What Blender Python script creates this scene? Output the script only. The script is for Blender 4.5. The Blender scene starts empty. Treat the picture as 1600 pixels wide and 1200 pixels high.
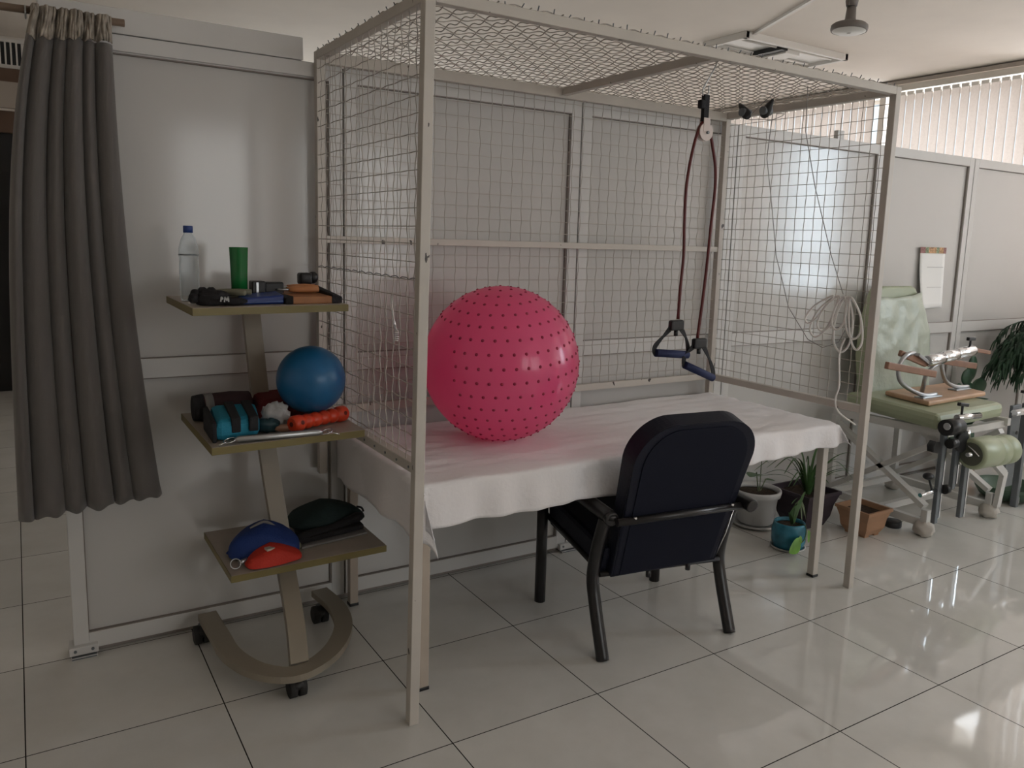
import bpy, bmesh, math, random
from mathutils import Vector, Matrix, noise
random.seed(7)
PI = math.pi
scene = bpy.context.scene
col = scene.collection

# ------------------------------------------------------------------ camera, world, lights, exposure
cam_d = bpy.data.cameras.new('camera'); cam = bpy.data.objects.new('camera', cam_d); col.objects.link(cam)
CX, CY, CZ, YAW, PITCH, ROLL, FPX = -1.0702, -2.2843, 1.6576, .5619, .1509, .0300, 1250.41
cp, sp, cy_, sy_ = math.cos(PITCH), math.sin(PITCH), math.cos(YAW), math.sin(YAW)
fwd = Vector((sy_*cp, cy_*cp, -sp)); rt = Vector((cy_, -sy_, 0)); up = rt.cross(fwd)
cr, sr = math.cos(ROLL), math.sin(ROLL)
rt2 = rt*cr + up*sr; up2 = up*cr - rt*sr
M = Matrix((rt2, up2, -fwd)).transposed().to_4x4(); M.translation = Vector((CX, CY, CZ))
cam.matrix_world = M
cam_d.sensor_fit = 'HORIZONTAL'; cam_d.sensor_width = 36.0; cam_d.lens = FPX/1600*36
cam_d.shift_x = -12.35/1600; cam_d.shift_y = -36.11/1600
cam_d.clip_start = .05; cam_d.clip_end = 100
scene.camera = cam

world = bpy.data.worlds.new('sky'); scene.world = world; world.use_nodes = True
wb = world.node_tree.nodes['Background']; wb.inputs[0].default_value = (.80, .90, 1, 1); wb.inputs[1].default_value = 1.2

def area(name, loc, rot, sx, sy, power, color):
    l = bpy.data.lights.new(name, 'AREA'); l.shape = 'RECTANGLE'; l.size = sx; l.size_y = sy
    l.energy = power; l.color = color
    o = bpy.data.objects.new(name, l); col.objects.link(o); o.location = loc; o.rotation_euler = rot
    return o
Y_FRONT, Y_BACK = -5.2, 7.0
WX = 6.80                                  # inner face of the window wall
FACE = (0, PI/2, 0)                        # area light pointing to -x: local x -> world z, local y -> world y
area('daylight_open_window', (WX+.20, -1.9, 2.05), FACE, 1.75, 1.0, 48, (.78, .90, 1.0))
area('daylight_behind_blinds', (WX+.24, 3.9, 2.2), FACE, 2.15, 5.0, 116, (1.0, .99, .985))
area('daylight_behind_blinds_middle', (WX+.24, .05, 2.2), FACE, 2.15, 2.6, 105, (.98, .985, 1.0))
area('daylight_behind_blinds_front', (WX+.24, -3.5, 2.2), FACE, 2.15, 2.1, 140, (.98, .985, 1.0))
area('daylight_side_window', (.98, Y_FRONT-.20, 1.9), (PI/2, 0, 0), 1.0, 1.75, 14, (1.0, .94, .87))
area('daylight_side_window_wide', (2.6, Y_FRONT-.20, 1.9), (PI/2, 0, 0), 1.5, 1.75, 21, (1.0, .94, .87))
area('added_ceiling_fill', (3.0, Y_BACK+.10, 2.1), (-PI/2, 0, 0), 4.8, 1.6, 22, (1.0, .90, .78))  # fill light added behind the partition to brighten the ceiling

scene.view_settings.view_transform = 'Standard'; scene.view_settings.look = 'None'
scene.view_settings.exposure = 0.20; scene.view_settings.gamma = 1; scene.view_settings.use_curve_mapping = False
scene.cycles.use_denoising = True
scene.cycles.max_bounces = 10; scene.cycles.diffuse_bounces = 5; scene.cycles.glossy_bounces = 5
scene.cycles.transmission_bounces = 8; scene.cycles.transparent_max_bounces = 12
scene.cycles.caustics_reflective = False; scene.cycles.caustics_refractive = False
scene.cycles.sample_clamp_indirect = 6

# ------------------------------------------------------------------ materials
def new_mat(name):
    m = bpy.data.materials.new(name); m.use_nodes = True
    return m, m.node_tree.nodes, m.node_tree.links, m.node_tree.nodes['Principled BSDF']
def mat(name, c, rough=.5, metal=0, spec=.5, var=0, vscale=8, bump=0, bscale=40, coat=0, trans=0, ior=1.45, alpha=1, sheen=0, chips=0, chip_c=(.05, .04, .035)):
    m, N, L, b = new_mat(name)
    b.inputs['Base Color'].default_value = (*c, 1); b.inputs['Roughness'].default_value = rough
    b.inputs['Metallic'].default_value = metal; b.inputs['Specular IOR Level'].default_value = spec
    b.inputs['Coat Weight'].default_value = coat; b.inputs['Transmission Weight'].default_value = trans
    b.inputs['IOR'].default_value = ior; b.inputs['Alpha'].default_value = alpha
    b.inputs['Sheen Weight'].default_value = sheen
    tc = N.new('ShaderNodeTexCoord')
    colour = None
    if var:
        nz = N.new('ShaderNodeTexNoise'); nz.inputs['Scale'].default_value = vscale; nz.inputs['Detail'].default_value = 5
        L.new(tc.outputs['Object'], nz.inputs['Vector'])
        rp = N.new('ShaderNodeValToRGB')
        rp.color_ramp.elements[0].position = .3; rp.color_ramp.elements[1].position = .7
        rp.color_ramp.elements[0].color = (*[max(0, x*(1-var)) for x in c], 1)
        rp.color_ramp.elements[1].color = (*[min(1, x*(1+var)) for x in c], 1)
        L.new(nz.outputs['Fac'], rp.inputs['Fac']); L.new(rp.outputs['Color'], b.inputs['Base Color']); colour = rp.outputs['Color']
    if chips:
        n2 = N.new('ShaderNodeTexNoise'); n2.inputs['Scale'].default_value = 28; n2.inputs['Detail'].default_value = 3
        mp = N.new('ShaderNodeMapping'); mp.inputs['Scale'].default_value = (1, 1, .45)
        L.new(tc.outputs['Object'], mp.inputs['Vector']); L.new(mp.outputs['Vector'], n2.inputs['Vector'])
        gt = N.new('ShaderNodeMath'); gt.operation = 'GREATER_THAN'; gt.inputs[1].default_value = 1-chips
        L.new(n2.outputs['Fac'], gt.inputs[0])
        mx = N.new('ShaderNodeMix'); mx.data_type = 'RGBA'
        mx.inputs['A'].default_value = (*c, 1); mx.inputs['B'].default_value = (*chip_c, 1)
        if colour: L.new(colour, mx.inputs['A'])
        L.new(gt.outputs[0], mx.inputs['Factor']); L.new(mx.outputs['Result'], b.inputs['Base Color'])
    if bump:
        nb = N.new('ShaderNodeTexNoise'); nb.inputs['Scale'].default_value = bscale; nb.inputs['Detail'].default_value = 4
        L.new(tc.outputs['Object'], nb.inputs['Vector'])
        bp = N.new('ShaderNodeBump'); bp.inputs['Strength'].default_value = bump; bp.inputs['Distance'].default_value = .01
        L.new(nb.outputs['Fac'], bp.inputs['Height']); L.new(bp.outputs['Normal'], b.inputs['Normal'])
    return m

def floor_material():
    m, N, L, b = new_mat('glazed_floor_tile')
    tc = N.new('ShaderNodeTexCoord'); sep = N.new('ShaderNodeSeparateXYZ'); L.new(tc.outputs['Object'], sep.inputs[0])
    masks, cells = [], []
    for ax, off in (('X', -.531), ('Y', .4706)):
        a = N.new('ShaderNodeMath'); a.operation = 'SUBTRACT'; a.inputs[1].default_value = off; L.new(sep.outputs[ax], a.inputs[0])
        d = N.new('ShaderNodeMath'); d.operation = 'DIVIDE'; d.inputs[1].default_value = .6; L.new(a.outputs[0], d.inputs[0])
        fl = N.new('ShaderNodeMath'); fl.operation = 'FLOOR'; L.new(d.outputs[0], fl.inputs[0]); cells.append(fl)
        f = N.new('ShaderNodeMath'); f.operation = 'FRACT'; L.new(d.outputs[0], f.inputs[0])
        s = N.new('ShaderNodeMath'); s.operation = 'SUBTRACT'; s.inputs[1].default_value = .5; L.new(f.outputs[0], s.inputs[0])
        q = N.new('ShaderNodeMath'); q.operation = 'ABSOLUTE'; L.new(s.outputs[0], q.inputs[0])
        g = N.new('ShaderNodeMath'); g.operation = 'GREATER_THAN'; g.inputs[1].default_value = .4966; L.new(q.outputs[0], g.inputs[0])
        masks.append(g)
    mxm = N.new('ShaderNodeMath'); mxm.operation = 'MAXIMUM'; L.new(masks[0].outputs[0], mxm.inputs[0]); L.new(masks[1].outputs[0], mxm.inputs[1])
    cmb = N.new('ShaderNodeCombineXYZ'); L.new(cells[0].outputs[0], cmb.inputs[0]); L.new(cells[1].outputs[0], cmb.inputs[1])
    wn = N.new('ShaderNodeTexWhiteNoise'); L.new(cmb.outputs[0], wn.inputs['Vector'])
    nz = N.new('ShaderNodeTexNoise'); nz.inputs['Scale'].default_value = 3.2; nz.inputs['Detail'].default_value = 7; nz.inputs['Roughness'].default_value = .62
    L.new(tc.outputs['Object'], nz.inputs['Vector'])
    rp = N.new('ShaderNodeValToRGB'); rp.color_ramp.elements[0].position = .3; rp.color_ramp.elements[1].position = .75
    rp.color_ramp.elements[0].color = (.60, .59, .555, 1); rp.color_ramp.elements[1].color = (.69, .68, .65, 1)
    L.new(nz.outputs['Fac'], rp.inputs['Fac'])
    hsv = N.new('ShaderNodeHueSaturation'); L.new(rp.outputs['Color'], hsv.inputs['Color'])
    mr = N.new('ShaderNodeMapRange'); mr.inputs['To Min'].default_value = .96; mr.inputs['To Max'].default_value = 1.04
    L.new(wn.outputs['Value'], mr.inputs['Value']); L.new(mr.outputs['Result'], hsv.inputs['Value'])
    mx = N.new('ShaderNodeMix'); mx.data_type = 'RGBA'; mx.inputs['B'].default_value = (.03, .027, .024, 1)
    L.new(hsv.outputs['Color'], mx.inputs['A']); L.new(mxm.outputs[0], mx.inputs['Factor']); L.new(mx.outputs['Result'], b.inputs['Base Color'])
    r2 = N.new('ShaderNodeMapRange'); r2.inputs['To Min'].default_value = .05; r2.inputs['To Max'].default_value = .7
    L.new(mxm.outputs[0], r2.inputs['Value']); L.new(r2.outputs['Result'], b.inputs['Roughness'])
    r3 = N.new('ShaderNodeMapRange'); r3.inputs['To Min'].default_value = .70; r3.inputs['To Max'].default_value = .02
    L.new(mxm.outputs[0], r3.inputs['Value']); L.new(r3.outputs['Result'], b.inputs['Specular IOR Level'])
    nb = N.new('ShaderNodeTexNoise'); nb.inputs['Scale'].default_value = 5; nb.inputs['Detail'].default_value = 1
    L.new(tc.outputs['Object'], nb.inputs['Vector'])
    bp = N.new('ShaderNodeBump'); bp.inputs['Strength'].default_value = .04; bp.inputs['Distance'].default_value = .02
    L.new(nb.outputs['Fac'], bp.inputs['Height']); L.new(bp.outputs['Normal'], b.inputs['Normal'])
    return m

def translucent(name, c, fac=.5, rough=.4, gloss=0, tcol=None, var=0):
    m, N, L, b = new_mat(name)
    b.inputs['Base Color'].default_value = (*c, 1); b.inputs['Roughness'].default_value = rough; b.inputs['Coat Weight'].default_value = gloss
    b.inputs['Coat Roughness'].default_value = .12
    t = N.new('ShaderNodeBsdfTranslucent'); t.inputs['Color'].default_value = (*(tcol or c), 1)
    if var:
        tc = N.new('ShaderNodeTexCoord'); v = N.new('ShaderNodeTexVoronoi'); v.inputs['Scale'].default_value = 55
        L.new(tc.outputs['Object'], v.inputs['Vector'])
        rp = N.new('ShaderNodeValToRGB'); rp.color_ramp.elements[0].color = (*[min(1, x*(1+var)) for x in (tcol or c)], 1)
        rp.color_ramp.elements[1].color = (*[x*(1-var) for x in (tcol or c)], 1)
        L.new(v.outputs['Distance'], rp.inputs['Fac']); L.new(rp.outputs['Color'], t.inputs['Color'])
    mx = N.new('ShaderNodeMixShader'); mx.inputs['Fac'].default_value = fac
    L.new(b.outputs[0], mx.inputs[1]); L.new(t.outputs[0], mx.inputs[2]); L.new(mx.outputs[0], N['Material Output'].inputs['Surface'])
    return m

def glassy(name, c, rough=.05, fac=.25):
    """thin clear plastic or pane: mostly see-through with a gloss"""
    m, N, L, b = new_mat(name)
    b.inputs['Base Color'].default_value = (*c, 1); b.inputs['Roughness'].default_value = rough
    t = N.new('ShaderNodeBsdfTransparent'); t.inputs['Color'].default_value = (*[min(1, .5+.5*x) for x in c], 1)
    fr = N.new('ShaderNodeLayerWeight'); fr.inputs['Blend'].default_value = .25
    ad = N.new('ShaderNodeMath'); ad.operation = 'MULTIPLY_ADD'; ad.inputs[1].default_value = .75; ad.inputs[2].default_value = fac; ad.use_clamp = True
    L.new(fr.outputs['Facing'], ad.inputs[0])
    mx = N.new('ShaderNodeMixShader'); L.new(ad.outputs[0], mx.inputs['Fac'])
    L.new(t.outputs[0], mx.inputs[1]); L.new(b.outputs[0], mx.inputs[2]); L.new(mx.outputs[0], N['Material Output'].inputs['Surface'])
    return m

FLOOR = floor_material()
CEIL = mat('ceiling_paint', (.83, .765, .70), .85, var=.03, vscale=2)
WALLP = mat('wall_paint_cream', (.74, .69, .63), .8, var=.03, vscale=3)
LAM = mat('laminate_panel', (.535, .527, .512), .13, spec=.55, var=.015, vscale=2, bump=.03, bscale=2.5)
LAMF = mat('partition_frame_paint', (.59, .583, .57), .34, var=.02, vscale=6)
GAP = mat('dark_gap', (.25, .22, .20), .8)
CAGE = mat('cage_cream_enamel', (.50, .465, .42), .42, var=.04, vscale=10, chips=.30)
WIRE = mat('wire_cream_enamel', (.43, .395, .355), .42, var=.06, vscale=14)
BRONZE = mat('table_leg_paint', (.42, .36, .30), .4, var=.05)
BLACKP = mat('black_plastic', (.014, .014, .015), .42, var=.1)
RUBBER = mat('black_rubber', (.02, .02, .02), .7)
CHROME = mat('chrome', (.75, .76, .78), .12, metal=1)
STEEL = mat('brushed_steel', (.42, .43, .44), .3, metal=.9)
GREYM = mat('dark_grey_metal', (.16, .175, .19), .35, metal=.5)
CLOTH = mat('white_sheet', (.82, .80, .815), .85, sheen=.2, bump=.25, bscale=60)
CURT = mat('grey_curtain_fabric', (.115, .104, .097), .85, sheen=.25, bump=.15, bscale=300)
CURTH = mat('curtain_header_tape', (.33, .29, .245), .8, var=.35, vscale=35, bump=.4, bscale=60)
ROD = mat('brown_rod_metal', (.16, .11, .075), .5)
VINYL = mat('black_vinyl', (.0075, .009, .019), .5, spec=.25, bump=.1, bscale=120)
CHTUBE = mat('chair_tube_black', (.018, .017, .018), .28, spec=.5, var=.25, vscale=20)
TROL = mat('trolley_grey_beige_paint', (.27, .235, .185), .4)
SHELFT = mat('shelf_laminate_top', (.36, .31, .26), .45, var=.05, vscale=12)
SHELFE = mat('shelf_olive_edge', (.17, .135, .045), .45)
BLUEBALL = mat('blue_ball_vinyl', (.012, .115, .27), .32, spec=.5, var=.05, vscale=3)
GREENV = mat('pale_green_vinyl', (.33, .37, .245), .38, bump=.05, bscale=12)
PLASTICWRAP = mat('cloudy_plastic_wrap', (.43, .48, .40), .33, spec=.6, bump=.5, bscale=22)
WHITEP = mat('white_machine_paint', (.56, .55, .525), .35, var=.03)
WOOD = mat('beech_wood', (.52, .33, .21), .45, var=.12, vscale=9)
WOODD = mat('brown_wood_bar', (.27, .145, .095), .45, var=.15, vscale=14)
TERRA = mat('terracotta_plastic', (.36, .205, .12), .5, var=.05)
POTW = mat('white_plastic_pot', (.56, .56, .56), .35, var=.04)
POTP = mat('dark_plum_plastic', (.045, .032, .042), .5)
POTB = mat('blue_glazed_pot', (.03, .17, .25), .2, var=.3, vscale=14)
SOIL = mat('soil', (.045, .028, .018), .95, var=.5, vscale=60, bump=1, bscale=80)
LEAF = mat('leaf_green', (.05, .11, .035), .42, var=.35, vscale=18)
LEAFL = mat('leaf_light_green', (.12, .28, .035), .42, var=.3, vscale=18)
LEAFD = mat('leaf_dark_green', (.018, .055, .026), .5, var=.4, vscale=15)
LEAFG = mat('leaf_grey_green', (.14, .18, .10), .5, var=.3, vscale=20)
ROPE = mat('white_rope', (.80, .78, .75), .75, bump=.3, bscale=200)
CORD = mat('grey_cord', (.34, .33, .32), .7)
TUBER = mat('dark_red_rubber_tube', (.095, .010, .010), .35)
STRAP = mat('black_webbing', (.012, .012, .014), .8, bump=.3, bscale=300)
FOAM = mat('navy_foam_grip', (.012, .020, .075), .75, bump=.2, bscale=200)
PULLEY = mat('cream_pulley_plastic', (.60, .52, .49), .4)
PAPER = mat('calendar_paper', (.86, .86, .85), .8)
INK = mat('calendar_ink_grey', (.48, .47, .47), .8)
CALORANGE = mat('calendar_orange_print', (.50, .30, .16), .7, var=.6, vscale=90)
CALGREEN = mat('calendar_green_print', (.27, .32, .20), .7, var=.6, vscale=90)
CALRED = mat('calendar_maroon_print', (.30, .15, .14), .7, var=.5, vscale=90)
WHITEG = mat('white_gloss_fitting', (.72, .69, .65), .4)
GREYF = mat('grey_lamp_body', (.17, .15, .135), .5)
DIFF = mat('frosted_lamp_cover', (.72, .71, .68), .35)
DARK = mat('black_door_glass', (.006, .006, .007), .25)
BROWN = mat('dark_brown_beam', (.12, .07, .045), .6)
BEAM = mat('beige_beam', (.42, .37, .32), .7)
VANE = translucent('vertical_blind_fabric', (.68, .64, .61), .55, .8, 0, (.76, .715, .685), .07)
RAILM = mat('blind_rail_metal', (.62, .58, .52), .4)
WINF = mat('window_frame_white', (.62, .60, .57), .4)
GLASS = glassy('window_glass', (.9, .95, .96), .02, .04)
PET = glassy('clear_bottle_plastic', (.80, .85, .88), .06, .10)
BLUECAP = mat('blue_bottle_cap', (.02, .05, .20), .4)
GREENT = translucent('green_translucent_plastic', (.015, .20, .05), .35, .2, .6, (.03, .34, .08))
PINK = translucent('pink_translucent_vinyl', (.95, .185, .38), .55, .28, .7, (1.0, .22, .48))
PINKD = translucent('pink_nub_vinyl', (.36, .018, .07), .25, .35, .2, (.5, .03, .10))
REDBAG = mat('red_fabric', (.50, .03, .015), .7, bump=.2, bscale=150)
BLUEBAG = mat('royal_blue_fabric', (.01, .035, .17), .75, bump=.2, bscale=150)
GREENBAG = mat('dark_green_fabric', (.012, .028, .028), .8, bump=.2, bscale=150)
BLACKF = mat('black_fabric', (.012, .011, .013), .85, bump=.3, bscale=150)
TEAL = mat('turquoise_fabric', (.01, .19, .29), .75, bump=.2, bscale=150)
DRED = mat('dark_red_fabric', (.13, .012, .014), .8, bump=.3, bscale=100)
MAROON = mat('maroon_brown_fabric', (.04, .018, .02), .85)
GREYFAB = mat('grey_fabric', (.20, .19, .185), .85)
ORANGE = mat('orange_red_plastic', (.62, .055, .018), .3)
ORANGEG = mat('orange_foam_handle', (.50, .21, .085), .6)
OLIVE = mat('olive_grey_plastic', (.16, .155, .105), .45)
BLUEP = mat('blue_vinyl_pad', (.008, .03, .17), .4)
BOARDW = mat('orange_brown_board', (.36, .15, .055), .5, var=.12, vscale=15)
CLEARW = glassy('crinkled_clear_bag', (.75, .75, .75), .25, .45)
WHITEMARK = mat('white_print', (.5, .5, .5), .7)
LABEL = mat('pale_label', (.45, .40, .34), .7)

# ------------------------------------------------------------------ mesh helpers
class MB:
    def __init__(s): s.bm = bmesh.new()
    def _new(s, verts0, faces0, mi):
        if mi:
            for f in s.bm.faces[faces0:] if False else list(s.bm.faces)[faces0:]: f.material_index = mi
    def box(s, x0, x1, y0, y1, z0, z1, mi=0, rz=0, bev=0):
        nf = len(s.bm.faces)
        c = Vector(((x0+x1)/2, (y0+y1)/2, (z0+z1)/2))
        m = Matrix.Translation(c) @ Matrix.Rotation(rz, 4, 'Z') @ Matrix.Diagonal((x1-x0, y1-y0, z1-z0, 1))
        r = bmesh.ops.create_cube(s.bm, size=1, matrix=m)
        if bev:
            es = list({e for v in r['verts'] for e in v.link_edges})
            bmesh.ops.bevel(s.bm, geom=es, offset=bev, segments=2, affect='EDGES', profile=.5)
        s._new(0, nf, mi); return s
    def hexa(s, pts, mi=0, bev=0):
        """8 corners: 4 bottom ccw, 4 top ccw"""
        nf = len(s.bm.faces)
        v = [s.bm.verts.new(p) for p in pts]
        for q in ((3, 2, 1, 0), (4, 5, 6, 7), (0, 1, 5, 4), (1, 2, 6, 5), (2, 3, 7, 6), (3, 0, 4, 7)): s.bm.faces.new([v[i] for i in q])
        if bev:
            es = list({e for x in v for e in x.link_edges})
            bmesh.ops.bevel(s.bm, geom=es, offset=bev, segments=2, affect='EDGES', profile=.5)
        s._new(0, nf, mi); return s
    def bar(s, p, q, w, h, upv=(0, 0, 1), mi=0, bev=0):
        p, q = Vector(p), Vector(q); d = (q-p).normalized(); u = Vector(upv)
        sd = d.cross(u).normalized(); u = sd.cross(d).normalized()
        a, b = sd*w/2, u*h/2
        return s.hexa([p-a-b, p+a-b, q+a-b, q-a-b, p-a+b, p+a+b, q+a+b, q-a+b], mi, bev)
    def tube(s, pts, r, seg=8, closed=False, mi=0, cap=True):
        nf = len(s.bm.faces); pts = [Vector(p) for p in pts]; n = len(pts)
        rr = r if hasattr(r, '__len__') else [r]*n
        rings = []; prev = None
        for i, p in enumerate(pts):
            if closed: t = (pts[(i+1) % n]-pts[i-1])
            else: t = pts[min(i+1, n-1)]-pts[max(i-1, 0)]
            t = t.normalized() if t.length else Vector((0, 0, 1))
            if prev is None:
                a = t.orthogonal().normalized()
            else:
                a = prev-t*prev.dot(t)
                a = a.normalized() if a.length > 1e-6 else t.orthogonal().normalized()
            prev = a; b = t.cross(a)
            rings.append([s.bm.verts.new(p+(a*math.cos(2*PI*k/seg)+b*math.sin(2*PI*k/seg))*rr[i]) for k in range(seg)])
        for i in range(n if closed else n-1):
            A, B = rings[i], rings[(i+1) % n]
            for k in range(seg):
                f = s.bm.faces.new((A[k], A[(k+1) % seg], B[(k+1) % seg], B[k])); f.smooth = True
        if cap and not closed:
            s.bm.faces.new(rings[0][::-1]); s.bm.faces.new(rings[-1])
        s._new(0, nf, mi); return s
    def cyl(s, p, q, r, r2=None, seg=24, mi=0): return s.tube([p, q], [r, r if r2 is None else r2], seg, mi=mi)
    def lathe(s, prof, c=(0, 0, 0), seg=32, mi=0, axis=None, capb=True, capt=False, sq=0):
        nf = len(s.bm.faces); c = Vector(c); rings = []
        rot = Vector((0, 0, 1)).rotation_difference(Vector(axis)).to_matrix() if axis else Matrix.Identity(3)
        for r, z in prof:
            rings.append([s.bm.verts.new(c+rot @ Vector((r*math.cos(2*PI*k/seg), r*math.sin(2*PI*k/seg), z))) for k in range(seg)])
        for A, B in zip(rings, rings[1:]):
            for k in range(seg):
                f = s.bm.faces.new((A[k], A[(k+1) % seg], B[(k+1) % seg], B[k])); f.smooth = True
        if capb: s.bm.faces.new(rings[0][::-1])
        if capt: s.bm.faces.new(rings[-1])
        s._new(0, nf, mi); return s
    def ball(s, c, r, seg=24, sc=(1, 1, 1), mi=0, noise_a=0, nsc=6, flat=None, rz=0):
        nf = len(s.bm.faces)
        r_ = bmesh.ops.create_uvsphere(s.bm, u_segments=seg, v_segments=max(6, seg//2), radius=1)
        R_ = Matrix.Rotation(rz, 3, 'Z')
        for v in r_['verts']:
            p = v.co.copy(); k = 1
            if noise_a: k += noise_a*noise.noise(p*nsc*.5+Vector(c)*7)
            p = Vector((p.x*sc[0], p.y*sc[1], p.z*sc[2]))*r*k
            if flat is not None and p.z < flat: p.z = flat
            v.co = R_ @ p+Vector(c)
        for f in list(s.bm.faces)[nf:]: f.smooth = True
        s._new(0, nf, mi); return s
    def poly(s, pts, mi=0):
        nf = len(s.bm.faces); s.bm.faces.new([s.bm.verts.new(p) for p in pts]); s._new(0, nf, mi); return s
    def prism(s, pts, off, mi=0, bev=0, seg=2):
        """closed polygon extruded by the vector off"""
        nf = len(s.bm.faces); off = Vector(off)
        A = [s.bm.verts.new(Vector(p)) for p in pts]; B = [s.bm.verts.new(Vector(p)+off) for p in pts]
        fa = s.bm.faces.new(A[::-1]); fb = s.bm.faces.new(B); n = len(A)
        for i in range(n): s.bm.faces.new((A[i], A[(i+1) % n], B[(i+1) % n], B[i]))
        if bev:
            es = [e for f in (fa, fb) for e in f.edges]
            bmesh.ops.bevel(s.bm, geom=es, offset=bev, segments=seg, affect='EDGES', profile=.5)
        s._new(0, nf, mi); return s
    def build(s, name, m, parent=None, smooth=False, sub=0, solid=0):
        bmesh.ops.recalc_face_normals(s.bm, faces=s.bm.faces)
        me = bpy.data.meshes.new(name); s.bm.to_mesh(me); s.bm.free()
        for x in (m if isinstance(m, (list, tuple)) else [m]): me.materials.append(x)
        if smooth: me.shade_smooth()
        o = bpy.data.objects.new(name, me); col.objects.link(o)
        if parent is not None:
            o.parent = parent; b = parent
            o.matrix_parent_inverse = Matrix.Identity(4)
            w = Vector((0, 0, 0))
            while b is not None: w += b.location; b = b.parent
            o.location = -w
        if solid:
            md = o.modifiers.new('thickness', 'SOLIDIFY'); md.thickness = solid; md.offset = 0
        if sub:
            md = o.modifiers.new('smooth', 'SUBSURF'); md.levels = sub; md.render_levels = sub
        return o

def tag(o, label=None, cat=None, group=None, kind=None):
    if label: o['label'] = label
    if cat: o['category'] = cat
    if group: o['group'] = group
    if kind: o['kind'] = kind
    return o
def thing(name, label, cat, loc=(0, 0, 0), group=None, kind=None):
    o = bpy.data.objects.new(name, None); col.objects.link(o); o.location = loc; o.empty_display_size = .05
    return tag(o, label, cat, group, kind)
def curve_pts(pts, n=8, closed=False):
    """Catmull-Rom through the points"""
    P = [Vector(p) for p in pts]; out = []; N = len(P)
    for i in range(N if closed else N-1):
        if closed: p0, p1, p2, p3 = P[i-1], P[i], P[(i+1) % N], P[(i+2) % N]
        else: p0, p1, p2, p3 = P[max(i-1, 0)], P[i], P[i+1], P[min(i+2, N-1)]
        for k in range(n):
            t = k/n
            out.append(.5*((2*p1)+(p2-p0)*t+(2*p0-5*p1+4*p2-p3)*t*t+(3*p1-p0-3*p2+p3)*t**3))
    if not closed: out.append(P[-1])
    return out
def copy_tree(o, parent=None, loc=None):
    c = o.copy(); col.objects.link(c); c.parent = parent
    if loc is not None: c.location = loc
    for ch in list(o.children): copy_tree(ch, c)
    return c
def struct(name, mb, m, label=None):
    o = mb.build(name, m); tag(o, label, None, None, 'structure'); return o

# ------------------------------------------------------------------ the room
X0, X1, Y0, Y1, H = -3.4, WX, -5.2, 7.0, 3.4
struct('floor', MB().box(X0, X1, Y0, Y1+.6, -.1, 0), FLOOR)
struct('ceiling', MB().box(X0, X1+.3, Y0, Y1+.2, H, H+.1), CEIL)
struct('wall_left', MB().box(X0-.15, X0, Y0, Y1, 0, H), WALLP)
b = MB(); b.box(X0-.15, X1+.3, Y0-.28, Y0, 0, .95); b.box(X0-.15, X1+.3, Y0-.28, Y0, 2.85, H)
for a_, c_ in ((X0-.15, .45), (1.50, 1.83), (3.38, X1+.3)): b.box(a_, c_, Y0-.28, Y0, .95, 2.85)
struct('wall_front', b, WALLP)
for i, (a_, c_) in enumerate(((.45, 1.50), (1.83, 3.38))):
    w = thing('window_%d' % (i+6), None, None, ((a_+c_)/2, Y0-.15, .95), None, 'structure'); f = MB()
    for xa_, xb_, za, zb_ in ((a_, a_+.04, .95, 2.85), (c_-.04, c_, .95, 2.85), (a_, c_, .95, .99), (a_, c_, 2.81, 2.85)): f.box(xa_, xb_, Y0-.27, Y0-.23, za, zb_)
    f.build('window_frame', WINF, w); MB().box(a_+.03, c_-.03, Y0-.255, Y0-.249, .98, 2.82).build('window_pane', GLASS, w)
b = MB(); b.box(X0-.15, -2.3, Y1, Y1+.15, 0, H); b.box(-.2, .5, Y1, Y1+.15, 0, H); b.box(5.5, X1+.3, Y1, Y1+.15, 0, H); b.box(.5, 5.5, Y1, Y1+.15, 0, 1.2); b.box(.5, 5.5, Y1, Y1+.15, 3.0, H); b.box(-2.3, -.2, Y1, Y1+.15, 2.72, H)
struct('wall_back', b, WALLP)
w = thing('window_8', None, None, (3.0, Y1+.1, 1.2), None, 'structure'); f = MB()  # unseen window, added as an opening for the ceiling fill light
for xa_, xb_, za, zb_ in ((.5, .54, 1.2, 3.0), (5.46, 5.5, 1.2, 3.0), (2.98, 3.02, 1.2, 3.0), (.5, 5.5, 1.2, 1.24), (.5, 5.5, 2.96, 3.0)): f.box(xa_, xb_, Y1+.13, Y1+.15, za, zb_)
f.build('window_frame', WINF, w); MB().box(.53, 5.47, Y1+.138, Y1+.142, 1.23, 2.97).build('window_pane', GLASS, w)
d = thing('door_1', None, None, (-1.25, Y1+.1, 0), None, 'structure')
b = MB(); b.box(-2.3, -.2, Y1+.1, Y1+.14, 0, 2.52); b.build('door_leaf', DARK, d)
b = MB(); b.box(-2.3, -.2, Y1+.02, Y1+.1, 2.52, 2.74); b.build('transom_beam', BROWN, d)
b = MB(); b.box(-2.3, -.2, Y1-.06, Y1+.0, 2.74, 2.98); b.build('lintel', BEAM, d)
b = MB(); b.box(-2.6, -.1, Y1-.07, Y1, 2.98, 3.10); b.build('lintel_trim', BROWN, d)
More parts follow.
